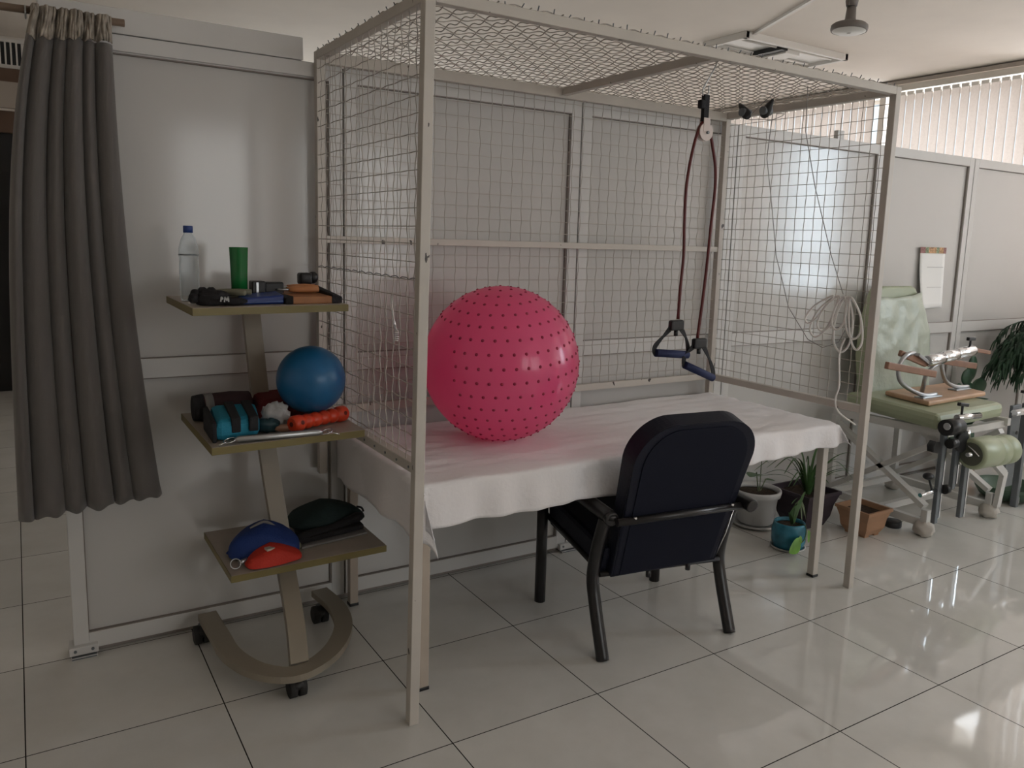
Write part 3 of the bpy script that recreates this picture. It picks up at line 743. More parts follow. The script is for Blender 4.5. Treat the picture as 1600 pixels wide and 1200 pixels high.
for k in range(7):
    dy, dz = [(-.06, .30), (-.045, .24), (.0, .33), (.02, .20), (.075, .22), (.10, .26), (.13, .18)][k]
    wdt = .030+.007*(k % 3)
    dz *= .82
    c = top+Vector((random.uniform(-.012, .002)-.012, dy*.5+.02, 0))
    p = [c+Vector((0, 0, 0)), c+Vector((-.004, dy*.5+wdt, -dz*.35)), c+Vector((-.008, dy*.9+wdt, -dz*.8)), c+Vector((-.008, dy*1.0, -dz)), c+Vector((-.004, dy*.9-wdt, -dz*.8)), c+Vector((0, dy*.5-wdt, -dz*.35))]
    b.tube(curve_pts(p, 6, True), .0050, 7, closed=True)
b.tube(curve_pts([top+Vector((-.02, .0, -.2)), (2.30, .155, 1.15), (2.30, .14, 1.0), (2.30, .155, .93), (2.335, .155, .86), (2.40, .10, .80)], 6), .0042, 7)
tag(b.build('rope_coil', ROPE), 'coiled white rope hung on the right mesh of the cage near the front post', 'rope')

# ------------------------------------------------------------------ trolley
tr = thing('shelf_trolley', 'leaning three-shelf trolley with beige column and curved castor base, left of the cage', 'trolley', (-.28, .6, 0))
ctr = curve_pts([(-.485, 1.0, .09), (-.478, .80, .09), (-.468, .62, .09), (-.405, .46, .09), (-.295, .385, .09), (-.15, .46, .09), (-.04, .62, .09), (.000, .80, .09), (-.015, 1.0, .09)], 8)
m = MB(); prev = None
for i, p in enumerate(ctr):
    tn = (ctr[min(i+1, len(ctr)-1)]-ctr[max(i-1, 0)]).normalized(); n_ = Vector((-tn.y, tn.x, 0))*.036
    cur = [m.bm.verts.new(p+n_*a+Vector((0, 0, c))) for a, c in ((1, -.013), (1, .013), (-1, .013), (-1, -.013))]
    if prev:
        for k in range(4): m.bm.faces.new((prev[k], prev[(k+1) % 4], cur[(k+1) % 4], cur[k]))
    else: m.bm.faces.new(cur[::-1])
    prev = cur
m.bm.faces.new(prev)
m.build('base', TROL, tr)
cl = curve_pts([(-.277, .425, .104), (-.258, .54, .22), (-.246, .70, .38), (-.250, .76, .52), (-.262, .83, .72), (-.276, .91, 1.0), (-.287, 1.0, 1.37)], 8)
m = MB(); prev = None
for i, p in enumerate(cl):
    tn = (cl[min(i+1, len(cl)-1)]-cl[max(i-1, 0)]).normalized(); n_ = Vector((0, tn.z, -tn.y))
    cur = [m.bm.verts.new(p+n_*c+Vector((a, 0, 0))) for a, c in ((.033, -.016), (.033, .016), (-.033, .016), (-.033, -.016))]
    if prev:
        for k in range(4): m.bm.faces.new((prev[k], prev[(k+1) % 4], cur[(k+1) % 4], cur[k]))
    else: m.bm.faces.new(cur[::-1])
    prev = cur
m.bm.faces.new(prev); m.build('column', TROL, tr)
SZ = dict(top=1.402, mid=.942, low=.437)
def shelf(x0, x1, y0, y1, z, sk=0):
    b = MB(); b.hexa([(x0, y0, z-.026), (x1, y0+sk, z-.026), (x1+.0, y1, z-.026), (x0, y1, z-.026), (x0, y0, z-.001), (x1, y0+sk, z-.001), (x1, y1, z-.001), (x0, y1, z-.001)])
    s = b.build('shelf', SHELFE, tr)
    b = MB(); b.hexa([(x0+.002, y0+.002, z-.002), (x1-.002, y0+sk+.002, z-.002), (x1-.002, y1-.002, z-.002), (x0+.002, y1-.002, z-.002), (x0+.002, y0+.002, z), (x1-.002, y0+sk+.002, z), (x1-.002, y1-.002, z), (x0+.002, y1-.002, z)])
    b.build('laminate_top', SHELFT, s)
shelf(-.590, -.040, .50, 1.04, SZ['top'], .05); shelf(-.555, -.010, .435, 1.02, SZ['mid'], .03); shelf(-.482, .118, .54, 1.03, SZ['low'], .018)
for i, (x, y) in enumerate(((-.295, .395), (-.515, .955), (-.045, .90))):
    c = MB()
    for dx in (-.017, .017):
        c.tube([(x+dx-.015, y, .037), (x+dx-.012, y, .037), (x+dx+.012, y, .037), (x+dx+.015, y, .037)], [.029, .037, .037, .029], 20)
    w_ = c.build('castor', RUBBER, tr)
    MB().cyl((x, y+.012, .04), (x, y+.012, .075), .012, seg=10).build('castor_stem', GREYM, w_)
    b = MB(); b.ball((x, y, .050), .034, 16, (.95, 1.12, .72)); b.build('castor_hood', BLACKP, w_)

# things on the top shelf
z = SZ['top']
t = thing('water_bottle', 'clear plastic water bottle with a blue cap on the top shelf of the trolley', 'bottle', (-.545, .80, z))
prof = [(.020, .003), (.031, .001), (.034, .012), (.033, .03), (.0345, .04), (.0325, .05), (.0345, .06), (.0325, .07), (.0345, .08), (.0325, .09), (.0345, .10), (.0335, .13), (.0325, .15), (.0345, .165), (.033, .19), (.025, .222), (.015, .240), (.0135, .25), (.0135, .262)]
MB().lathe(prof, (-.545, .80, z), 28).build('bottle_body', PET, t)
MB().lathe([(.0165, .243), (.0165, .266), (.0150, .268)], (-.545, .80, z), 24, capt=True).build('cap', BLUECAP, t)
MB().lathe([(.0350, .163), (.0353, .165), (.0350, .167)], (-.545, .80, z), 28, capb=False).build('band', GREYM, t)
b = MB(); b.lathe([(.027, .001), (.029, .10), (.0325, .195), (.033, .197), (.031, .197), (.0275, .10), (.025, .006)], (-.392, .71, z), 28)
tag(b.build('tumbler', GREENT), 'tall green translucent tumbler on the top shelf behind the blue pad', 'tumbler')
t = thing('weight_glove', 'black training glove with white lettering at the left end of the top shelf', 'glove', (-.50, .60, z))
b = MB(); b.ball((-.505, .60, z+.022), .05, 24, (1.15, .85, .62), noise_a=.35, nsc=5, flat=-.021); b.ball((-.440, .575, z+.014), .040, 20, (1.1, .6, .36), noise_a=.2, flat=-.013)
for dx, dy, dz in ((-.045, .015, .038), (-.02, .02, .045), (.008, .018, .045), (-.055, -.01, .025)): b.ball((-.515+dx, .60+dy, z+dz), .017, 14, (1, 1.2, 1), noise_a=.2)
b.build('glove_body', BLACKF, t)
b = MB()
gx, gy, gz = -.478, .557, z+.014
for k, (a, c) in enumerate((((0, 0), (.002, .018)), ((.002, .018), (.008, .004)), ((.008, .004), (.013, .019)), ((.013, .019), (.014, .001)), ((-.012, .002), (-.010, .018)), ((-.010, .018), (-.004, .012)), ((-.004, .012), (-.011, .009)))):
    b.bar((gx+a[0], gy-.004, gz+a[1]), (gx+c[0], gy-.004, gz+c[1]), .004, .003, (0, 1, 0))
b.build('lettering', WHITEMARK, t)
def gripper(cx, cy, cz, rz, m, label, group):
    t = thing('hand_gripper', label, 'hand gripper', (cx, cy, cz), group); R_ = Matrix.Rotation(rz, 3, 'Z'); c = Vector((cx, cy, cz))
    f = lambda x, y, zz: c+R_ @ Vector((x, y, zz))
    for s_ in (-1, 1):
        MB().tube([f(.0, .010*s_, .012), f(.03, .015*s_, .012), f(.07, .022*s_, .012), f(.11, .028*s_, .012)], [.008, .0105, .0115, .009], 12).build('handle', m, t)
    MB().tube(curve_pts([f(.0, .010, .012), f(-.022, .016, .012), f(-.038, 0, .012), f(-.022, -.016, .012), f(0, -.010, .012)], 5), .004, 8).build('spring', STEEL, t)
gripper(-.475, .672, z+.030, -.62, OLIVE, 'olive grey spring hand gripper leaning beside the black glove', 'hand grippers')
b = MB(); b.hexa([(-.50, .70, z), (-.39, .66, z), (-.37, .73, z), (-.48, .77, z), (-.50, .70, z+.045), (-.39, .66, z+.022), (-.37, .73, z+.022), (-.48, .77, z+.05)], bev=.006)
tag(b.build('folded_cuff', OLIVE), 'folded olive grey cuff lying between bottle and tumbler', 'cuff')
t = thing('blue_pad', 'flat royal blue vinyl pad at the front of the top shelf', 'pad', (-.35, .62, z))
b = MB(); b.hexa([(-.425, .585, z+.001), (-.265, .59, z+.001), (-.262, .70, z+.001), (-.40, .70, z+.001), (-.425, .585, z+.022), (-.265, .59, z+.034), (-.262, .70, z+.040), (-.40, .70, z+.030)], bev=.006); b.build('pad_body', BLUEP, t)
b = MB(); b.tube([(-.420, .582, z+.006), (-.34, .584, z+.009), (-.27, .587, z+.012)], .0015, 5); b.build('stitching', mat('light_blue_thread', (.10, .16, .35), .7), t)
t = thing('exercise_board', 'orange-brown exercise board with black end pads at the right of the top shelf', 'board', (-.15, .70, z))
MB().hexa([(-.235, .585, z), (-.085, .595, z), (-.085, .88, z), (-.275, .88, z), (-.235, .585, z+.026), (-.085, .595, z+.026), (-.085, .88, z+.030), (-.275, .88, z+.030)], bev=.003).build('board_face', BOARDW, t)
b = MB(); b.hexa([(-.262, .583, z), (-.232, .583, z), (-.27, .88, z), (-.31, .88, z), (-.262, .583, z+.024), (-.232, .583, z+.030), (-.27, .88, z+.036), (-.31, .88, z+.034)], bev=.004)
b.hexa([(-.088, .592, z), (-.045, .60, z), (-.05, .90, z), (-.088, .90, z), (-.088, .592, z+.034), (-.045, .60, z+.024), (-.05, .90, z+.052), (-.088, .90, z+.052)], bev=.004); b.build('end_pad', BLACKF, t)
gripper(-.215, .72, z+.032, .10, ORANGEG, 'orange foam-handled hand gripper lying on the brown board, nearer one', 'orange grippers')
gripper(-.195, .79, z+.036, -.06, ORANGEG, 'orange foam-handled hand gripper lying on the brown board, rear one', 'orange grippers')
t = thing('black_clamp', 'black box-shaped clamp behind the tumbler on the top shelf', 'clamp', (-.30, .76, z))
b = MB(); b.box(-.345, -.295, .72, .77, z, z+.075, bev=.005); b.box(-.297, -.225, .73, .78, z+.012, z+.070, bev=.006); b.build('clamp_body', BLACKP, t)
MB().box(-.330, -.322, .716, .721, z+.02, z+.07).build('metal_strip', STEEL, t)
b = MB(); b.box(-.125, -.075, .86, .91, z+.052, z+.098, bev=.008); b.ball((-.062, .90, z+.078), .022, 16, (1, 1, 1.1))
tag(b.build('black_clamp', BLACKP), 'black rounded clamp at the right rear of the brown board', 'clamp')

# things on the middle shelf
z = SZ['mid']
t = thing('small_ball', 'smooth blue soft ball on the middle trolley shelf', 'ball', (-.150, .655, .98))
b = MB(); b.ball((-.150, .655, 1.110), .1275, 64); b.build('ball_body', BLUEBALL, t)
b = MB(); b.lathe([(.0, .1272), (.006, .1278), (.007, .1272)], (-.150, .655, 1.110), seg=14, axis=(-.3, .9, .3), capb=False); b.build('plug', BLUEP, t)
t = thing('massage_roller', 'orange-red knobbly massage roller with holes in its ends, in front of the blue ball', 'roller', (-.14, .60, z))
p0, p1 = Vector((-.262, .530, z+.031)), Vector((-.022, .640, z+.031)); axr = (p1-p0)
pts, rr = [], []
for k in range(61):
    s_ = k/60
    if s_ < .19 or s_ > .81: r = .031-.008*abs(((s_ if s_ < .5 else 1-s_)-.095)/.095)**4
    else: r = .021+.007*abs(math.sin((s_-.19)/.62*PI*4.0))
    pts.append(p0+axr*s_); rr.append(r)
MB().tube(pts, rr, 24).build('roller_body', ORANGE, t)
b = MB(); u_ = axr.normalized()
for q, sg in ((p0, -1), (p1, 1)): b.cyl(q+u_*sg*-.002, q+u_*sg*.0012, .009, seg=14)
nn = Vector((u_.y, -u_.x, .25)).normalized()
for s_ in (.10, .90): c = p0+axr*s_+nn*.0305; b.cyl(c-nn*.002, c+nn*.001, .008, seg=14)
b.build('hole', mat('dark_orange_recess', (.12, .012, .006), .7), t)
t = thing('expander_spring', 'grey metal expander rod with wire hooks along the front edge of the middle shelf', 'spring', (-.33, .46, z))
MB().tube([(-.475, .468, z+.013), (-.46, .467, z+.013), (-.19, .452, z+.013), (-.172, .451, z+.013)], [.006, .0115, .0115, .006], 14).build('rod', STEEL, t)
for c, s_ in (((-.490, .468, z+.012), -1), ((-.158, .451, z+.012), 1)):
    b = MB(); b.tube(curve_pts([Vector(c)+Vector((.020*math.cos(a), .016*math.sin(a), .006*math.sin(a+1))) for a in [k*PI/4 for k in range(8)]], 3, True), .0018, 6, closed=True)
    b.tube([Vector(c), Vector(c)+Vector((.05*-s_*-.8, -.022, -.009))], .0018, 6); b.build('hook', CHROME, t)
t = thing('wrist_weight', 'turquoise cuff weight with black straps on the middle shelf', 'cuff weight', (-.44, .60, z))
b = MB(); b.hexa([(-.530, .50, z), (-.375, .525, z), (-.345, .70, z), (-.505, .72, z), (-.530, .50, z+.070), (-.375, .525, z+.075), (-.345, .70, z+.092), (-.505, .72, z+.090)], bev=.022); b.build('cuff_body', TEAL, t)
b = MB()
for x in (-.475, -.415):
    b.hexa([(x, .508, z+.025), (x+.032, .508, z+.025), (x+.048, .68, z+.075), (x+.014, .68, z+.075), (x, .505, z+.077), (x+.032, .507, z+.079), (x+.048, .70, z+.100), (x+.014, .70, z+.100)], bev=.004)
b.hexa([(-.541, .49, z), (-.526, .492, z), (-.515, .70, z), (-.53, .71, z), (-.541, .49, z+.068), (-.526, .492, z+.074), (-.515, .70, z+.09), (-.53, .71, z+.085)], bev=.005)
b.build('strap', STRAP, t)
t = thing('rolled_cuff', 'rolled maroon and black cuff with grey stripe behind the turquoise one', 'cuff weight', (-.42, .86, z))
b = MB(); b.tube([(-.535, .86, z+.05), (-.53, .86, z+.05), (-.51, .86, z+.05), (-.40, .865, z+.052), (-.33, .87, z+.05), (-.325, .87, z+.05)], [.03, .042, .050, .052, .048, .03], 20); b.build('roll', MAROON, t)
b = MB(); b.tube([(-.500, .86, z+.05), (-.470, .861, z+.05)], [.0525, .0535], 20); b.build('stripe', GREYFAB, t)
b = MB(); b.tube([(-.538, .86, z+.05), (-.503, .86, z+.05)], [.047, .0525], 20); b.build('black_end', BLACKF, t)
b = MB(); b.hexa([(-.32, .76, z), (-.06, .80, z), (-.06, .95, z), (-.32, .95, z), (-.30, .77, z+.075), (-.07, .81, z+.075), (-.07, .94, z+.095), (-.31, .94, z+.085)], bev=.02)
tag(b.build('folded_towel', DRED), 'folded dark red cloth at the back of the middle shelf, behind the blue ball', 'cloth')
b = MB(); b.ball((-.293, .625, z+.048), .047, 28, (1.0, .9, .95), noise_a=.45, nsc=7, flat=-.047)
tag(b.build('plastic_bag', CLEARW), 'crumpled clear plastic bag between the turquoise cuff and the orange roller', 'bag')
b = MB(); b.ball((-.335, .575, z+.026), .036, 20, (1.1, .8, .75), noise_a=.4, nsc=6, flat=-.025)
tag(b.build('elastic_band_roll', mat('dark_teal_rubber', (.012, .04, .05), .5)), 'small dark teal rolled band beside the turquoise cuff', 'band')
b = MB(); b.ball((-.275, .560, z+.014), .03, 16, (1.4, .5, .5), noise_a=.3, flat=-.013)
tag(b.build('brown_strap', WOODD), 'short reddish brown strap at the left end of the orange roller', 'strap')

# things on the low shelf
z = SZ['low']
def cushion(c, sx, sy, h, rz, m, name, parent=None, na=.12, pinch=.0):
    b = MB(); nf = bmesh.ops.create_uvsphere(b.bm, u_segments=40, v_segments=20, radius=1); R_ = Matrix.Rotation(rz, 3, 'Z')
    for v in nf['verts']:
        p = v.co; e = .62
        x = math.copysign(abs(p.x)**e, p.x); y = math.copysign(abs(p.y)**e, p.y); zz = p.z
        k = 1+na*noise.noise(Vector((p.x*1.6+c[0]*9, p.y*1.6, p.z)))
        zz = zz*h if zz > 0 else zz*h*.12
        zz *= 1-pinch*abs(x)
        v.co = R_ @ Vector((x*sx*k, y*sy*k, 0))+Vector((0, 0, max(0, zz*k+h*.12)))+Vector(c)
    return b.build(name, m, parent, smooth=True)
t = thing('sand_bag', 'royal blue fabric bag heaped at the left of the lowest shelf', 'bag', (-.31, .78, z))
cushion((-.325, .705, z), .130, .085, .105, -.28, BLUEBAG, 'bag_body', t, .10, .35)
b = MB(); b.tube(curve_pts([(-.37, .72, z+.100), (-.32, .71, z+.122), (-.28, .70, z+.098)], 6), .006, 8); b.build('handle', GREYFAB, t)
b = MB(); b.tube([(-.435, .745, z+.02), (-.452, .735, z+.012), (-.44, .715, z+.006)], .006, 8); b.build('corner_tab', BLUEBAG, t)
t = thing('sand_bag', 'bright red fabric bag with a metal ring, at the front of the lowest shelf', 'bag', (-.34, .61, z))
cushion((-.318, .602, z), .105, .052, .060, .10, REDBAG, 'bag_body', t, .12, .45)
b = MB(); b.box(-.348, -.318, .575, .600, z+.056, z+.064, rz=.2); b.build('label', LABEL, t)
b = MB(); b.tube([(-.455+.018*math.cos(a), .590+.008*math.sin(a), z+.024+.016*math.sin(a)) for a in [k*PI/7 for k in range(14)]], .0022, 6, closed=True)
b.tube([(-.44, .60, z+.02), (-.425, .605, z+.022), (-.41, .61, z+.024)], .009, 8); b.build('ring', STEEL, t)
t = thing('sand_bag', 'dark green fabric bag lying on top of the flat bags, lowest shelf', 'bag', (-.02, .88, z+.04))
cushion((-.025, .87, z+.028), .165, .10, .075, .12, GREENBAG, 'bag_body', t, .10, .45)
b = MB(); b.tube(curve_pts([(.12, .90, z+.055), (.14, .89, z+.05), (.145, .88, z+.035)], 4), .005, 6); b.build('corner_tab', BLACKF, t)
t = thing('flat_bag', 'folded black flat bag at the right of the lowest shelf, upper of two', 'bag', (.0, .72, z+.03))
b = MB(); P = []
for k in range(13):
    s_ = k/12; P.append((-.20+.30*s_, .70+.09*s_, z+.032+.018*s_*s_+.004*math.sin(s_*9)))
b.tube(P, [.010]+[.020]*10+[.023, .016], 12); b.build('fold', BLACKF, t)
b = MB(); b.hexa([(-.20, .68, z+.014), (.09, .73, z+.016), (.10, .88, z+.018), (-.16, .88, z+.018), (-.20, .68, z+.036), (.09, .73, z+.036), (.10, .88, z+.034), (-.16, .88, z+.034)], bev=.006); b.build('bag_body', BLACKF, t)
b = MB(); b.hexa([(-.19, .665, z+.001), (.095, .705, z+.001), (.10, .87, z+.001), (-.16, .87, z+.001), (-.19, .665, z+.010), (.095, .705, z+.010), (.10, .87, z+.010), (-.16, .87, z+.010)], bev=.003)
tag(b.build('flat_bag', GREYFAB), 'thin grey flat bag at the right of the lowest shelf, under the black one', 'bag')
MB_ = MB(); MB_.ball((-.205, .675, z+.015), .02, 14, (.8, 1, .9), noise_a=.3, flat=-.014)
tag(MB_.build('bag_tie', OLIVE), 'pale grey knotted tie between the red bag and the flat bags', 'tie')

# ------------------------------------------------------------------ knee exercise chair
nk = thing('knee_exercise_chair', 'pale green padded knee exercise chair with plastic-wrapped backrest, right of the cage', 'exercise chair', (3.75, .6, 0))
b = MB(); b.hexa([(3.28, .19, .655), (4.06, .23, .655), (4.12, .90, .655), (3.42, .90, .655), (3.28, .19, .748), (4.06, .23, .748), (4.12, .90, .748), (3.42, .90, .748)], bev=.032); b.build('seat', GREENV, nk, smooth=False)
out = [(-.335, 0), (.335, 0), (.335, .25), (.325, .37), (.29, .47), (.255, .56), (.225, .64), (.20, .675), (.16, .69), (-.16, .69), (-.20, .675), (-.235, .62), (-.29, .47), (-.325, .37), (-.335, .25)]
b = MB(); b.prism([(3.90+u, .84+.10*s_, .735+s_) for u, s_ in out], (0, .085, -.01), bev=.018, seg=3); b.build('backrest', GREENV, nk)
b = MB(); NUX, NZ = 34, 26; rows = []
for j in range(NZ+1):
    v_ = j/NZ; s_ = -.01+v_*.63; hw = .345 if s_ < .37 else .345-(s_-.37)*.40; row = []
    for i in range(NUX+1):
        u_ = i/NUX; x = 3.90-hw+2*hw*u_; dome = .030*(1-(2*u_-1)**8)
        cr_ = .016*noise.noise(Vector((x*9, s_*7, 3)))+.010*noise.noise(Vector((x*22+s_*14, s_*20, 8)))*(1 if s_ > .25 else .45)
        top_w = .05*noise.noise(Vector((x*5, 1, 1)))*(1 if j == NZ else 0)+(.035*(u_-.5) if j == NZ else 0)
        row.append(b.bm.verts.new((x, .835+.10*s_-dome*.5-cr_*.6-.006, .735+s_+top_w)))
    rows.append(row)
for A, B in zip(rows, rows[1:]):
    for i in range(NUX):
        f_ = b.bm.faces.new((A[i], A[i+1], B[i+1], B[i])); f_.smooth = True
b.build('plastic_wrap', PLASTICWRAP, nk, solid=.002)
for x in (3.38, 4.08):
    q = MB(); q.bar((x, .90, .545), (x, .27, .175), .03, .05, (1, 0, 0)); q.build('cross_bar', WHITEP, nk)
    q = MB(); q.bar((x, .92, .115), (x, .24, .565), .03, .05, (1, 0, 0)); q.build('cross_bar', WHITEP, nk)
    q = MB(); q.bar((x, .93, .615), (x, .20, .630), .035, .045); q.build('top_rail', WHITEP, nk)
    q = MB(); q.bar((x, .93, .085), (x, .24, .075), .035, .045); q.build('bottom_rail', WHITEP, nk)
    for y in (.26, .92):
        q = MB(); q.box(x-.02, x+.02, y-.02, y+.02, .03, .16 if y < .5 else .60, bev=.003); lg = q.build('leg', WHITEP, nk)
        q = MB(); q.ball((x, y, .042), .052, 20, (1.05, 1.15, .95), noise_a=.3, nsc=6, flat=-.042)
        q.build('wrapped_foot', mat('pale_foam_wrap', (.50, .47, .43), .8) if False else bpy.data.materials.get('pale_foam_wrap') or mat('pale_foam_wrap', (.50, .47, .43), .8, bump=.4, bscale=30), lg)
q = MB(); q.bar((3.38, .24, .615), (4.08, .24, .615), .035, .04); q.bar((3.38, .92, .085), (4.08, .92, .085), .035, .04); q.bar((3.38, .56, .08), (4.08, .56, .08), .035, .04)
q.bar((3.86, .20, .46), (4.09, .20, .30), .03, .045); q.bar((4.09, .20, .31), (4.09, .22, .08), .03, .045, (1, 0, 0)); q.build('frame_rail', WHITEP, nk)
q = MB(); q.prism([(3.40, .20, .63), (3.40, .34, .63), (3.40, .30, .50), (3.40, .20, .46)], (.008, 0, 0)); q.build('gusset', WHITEP, nk)
# swing arm of the near side
arm = MB(); arm.box(3.205, 3.235, .105, .130, .15, .70, bev=.003); arm.box(3.345, 3.375, .105, .130, .33, .72, bev=.003); arm.box(3.440, 3.472, .095, .120, .15, .58, bev=.003); arm.build('swing_arm', GREYM, nk)
arm = MB(); arm.box(3.237, 3.246, .103, .128, .18, .66); arm.box(3.377, 3.388, .103, .128, .36, .60); arm.box(3.474, 3.486, .093, .118, .15, .50); arm.build('chrome_strip', CHROME, nk)
q = MB(); q.cyl((3.20, .10, .705), (3.335, .10, .70), .045, seg=22); q.cyl((3.20, .07, .62), (3.26, .07, .62), .026, seg=18); q.cyl((3.14, .10, .60), (3.14, .14, .60), .036, seg=6); q.cyl((3.36, .08, .61), (3.36, .10, .61), .058, seg=22); q.build('clamp_hub', BLACKP, nk)
q = MB(); q.cyl((3.19, .088, .715), (3.197, .088, .715), .02, seg=14); q.cyl((3.32, .11, .748), (3.56, .115, .738), .018, seg=16); q.cyl((3.06, .12, .335), (3.24, .12, .345), .012, seg=12); q.cyl((3.44, .11, .67), (3.47, .11, .60), .014, seg=12); q.build('chrome_rod', CHROME, nk)
q = MB(); q.cyl((3.365, .11, .755), (3.365, .11, .815), .007, seg=10); q.bar((3.325, .11, .825), (3.415, .11, .812), .022, .020, bev=.004); q.build('tee_knob', BLACKP, nk)
q = MB(); q.cyl((3.13, .12, .42), (3.17, .12, .35), .006, seg=8); q.ball((3.12, .12, .435), .028, 14, (1.2, 1, .7)); q.cyl((3.255, .10, .345), (3.285, .10, .345), .026, seg=16); q.build('lower_knob', BLACKP, nk)
q = MB(); q.tube([(3.395, .05, .545), (3.40, .05, .545), (3.41, .05, .545), (3.59, .05, .542), (3.60, .05, .542)], [.074, .084, .089, .089, .083], 32); q.build('padded_roller', GREENV, nk)
q = MB(); q.tube([(3.60, .06, .53), (3.61, .06, .53), (3.70, .06, .528), (3.705, .06, .528), (3.71, .06, .528), (3.80, .06, .525), (3.82, .06, .525)], [.080, .087, .087, .082, .087, .086, .076], 32); q.build('padded_roller', GREENV, nk)
q = MB(); q.cyl((3.3925, .05, .545), (3.3955, .05, .545), .066, seg=28); q.build('roller_end', mat('dark_olive_disc', (.09, .095, .07), .5), nk)
q = MB(); q.tube(curve_pts([(3.388, .07, .59), (3.385, .03, .57), (3.386, .0, .545)], 5), .004, 6); q.cyl((3.36, .05, .545), (3.90, .06, .525), .012, seg=10); q.build('roller_axle', CHROME, nk)
# far swing arm seen at the right edge
q = MB(); q.box(4.27, 4.38, .28, .30, .16, .70, bev=.003); q.box(4.44, 4.475, .27, .31, .0, .70, bev=.003); q.build('far_swing_arm', GREYM, nk)
q = MB(); q.cyl((4.27, .27, .655), (4.60, .27, .66), .022, seg=14); q.box(4.476, 4.49, .275, .305, .02, .55); q.build('far_chrome_rod', CHROME, nk)
q = MB(); q.cyl((4.42, .28, .68), (4.42, .28, .77), .006, seg=8); q.bar((4.36, .28, .785), (4.50, .28, .785), .02, .018); q.cyl((4.33, .27, .52), (4.33, .265, .52), .012, seg=10); q.cyl((4.33, .27, .42), (4.33, .265, .42), .012, seg=10); q.build('far_tee_knob', BLACKP, nk)

# hand exerciser lying on a board on the seat
b = MB(); zt = .750
b.hexa([(3.46, .36, zt), (4.16, .40, zt), (4.24, .72, zt), (3.54, .70, zt), (3.46, .36, zt+.030), (4.16, .40, zt+.030), (4.24, .72, zt+.030), (3.54, .70, zt+.030)], bev=.010)
tag(b.build('wooden_board', WOOD), 'pale beech board with rounded edges lying on the green exercise seat', 'board')
t = thing('wrist_exerciser', 'bent steel tube wrist exerciser with brown wooden bars, standing on the beech board', 'exerciser', (3.8, .5, zt+.03))
zb = zt+.030
MB().tube(curve_pts([(3.68, .45, zb+.012), (3.56, .45, zb+.015), (3.42, .45, zb+.055), (3.30, .45, zb+.115), (3.265, .45, .965), (3.285, .45, 1.02), (3.34, .45, 1.055), (3.42, .46, 1.06)], 6), .013, 10).build('steel_tube', STEEL, t)
MB().tube(curve_pts([(4.16, .52, zb+.012), (4.02, .52, zb+.022), (3.90, .52, zb+.065), (3.845, .52, .915), (3.83, .52, .975), (3.86, .50, 1.02)], 6), .013, 10).build('steel_tube', STEEL, t)
MB().tube(curve_pts([(3.66, .53, zb+.01), (3.62, .50, .84), (3.60, .48, .90), (3.64, .47, .955), (3.74, .47, .985), (3.80, .48, .99)], 6), .013, 10).build('steel_tube', STEEL, t)
b = MB(); b.box(3.50, 3.70, .42, .48, zb, zb+.008, bev=.002); b.box(3.98, 4.15, .49, .55, zb, zb+.008, bev=.002); b.build('base_plate', STEEL, t)
MB().bar((3.13, .44, 1.005), (3.625, .44, .922), .028, .042, bev=.005).build('wooden_bar', WOODD, t)
MB().bar((3.31, .48, 1.062), (3.55, .46, .985), .026, .036, bev=.006).build('wooden_bar', WOODD, t)
MB().bar((3.80, .56, .985), (4.22, .52, .925), .028, .040, bev=.005).build('wooden_bar', WOODD, t)
MB().bar((4.02, .46, 1.055), (4.26, .46, 1.02), .022, .026, bev=.005).build('wooden_bar', WOODD, t)
MB().tube([(3.545, .45, 1.005), (3.555, .45, 1.006), (3.70, .45, 1.016), (3.706, .45, 1.017), (3.712, .45, 1.018), (3.85, .45, 1.032), (3.856, .45, 1.033), (3.862, .45, 1.034), (4.03, .45, 1.045), (4.06, .45, 1.046)],
          [.030, .036, .036, .032, .036, .036, .032, .036, .036, .02], 24).build('chrome_cylinder', CHROME, t)
b = MB(); b.cyl((4.0, .45, 1.075), (4.0, .45, 1.115), .007, seg=8); b.bar((3.965, .45, 1.122), (4.045, .45, 1.120), .02, .022, bev=.004); b.build('tee_knob', BLACKP, t)
b = MB(); b.bar((3.44, .46, 1.05), (3.56, .455, .99), .05, .02, bev=.003); b.build('clamp_plate', STEEL, t)

# calendar on the partition
t = thing('wall_calendar', 'white paper calendar with a coloured top strip hanging on the partition', 'calendar', (4.53, PY+.0, 1.25))
m = MB(); rows = []
for j in range(13):
    v_ = j/12; zc = 1.665-.415*v_; row = []
    for i in range(9):
        u_ = i/8; x = 4.375+(.31+.02*v_)*u_+.035*v_*v_*(1-u_)
        curl = .005+.035*v_*v_*(1-u_)**1.5+.006*v_
        row.append(m.bm.verts.new((x, PY-.004-curl, zc)))
    rows.append(row)
for A, B in zip(rows, rows[1:]):
    for i in range(8):
        f_ = m.bm.faces.new((A[i], A[i+1], B[i+1], B[i])); f_.smooth = True
m.build('pages', PAPER, t, solid=.0015)
b = MB()
for k, (a_, c_, mi) in enumerate(((4.372, 4.43, 2), (4.43, 4.47, 1), (4.47, 4.565, 0), (4.565, 4.60, 1), (4.60, 4.655, 0), (4.655, 4.69, 2))): b.box(a_, c_, PY-.014, PY-.010, 1.645, 1.688, mi)
b.build('printed_strip', [CALORANGE, CALGREEN, CALRED], t)
b = MB()
for zz in (1.545, 1.40): b.box(4.46, 4.66, PY-.022, PY-.020, zz, zz+.003)
b.build('date_lines', INK, t)

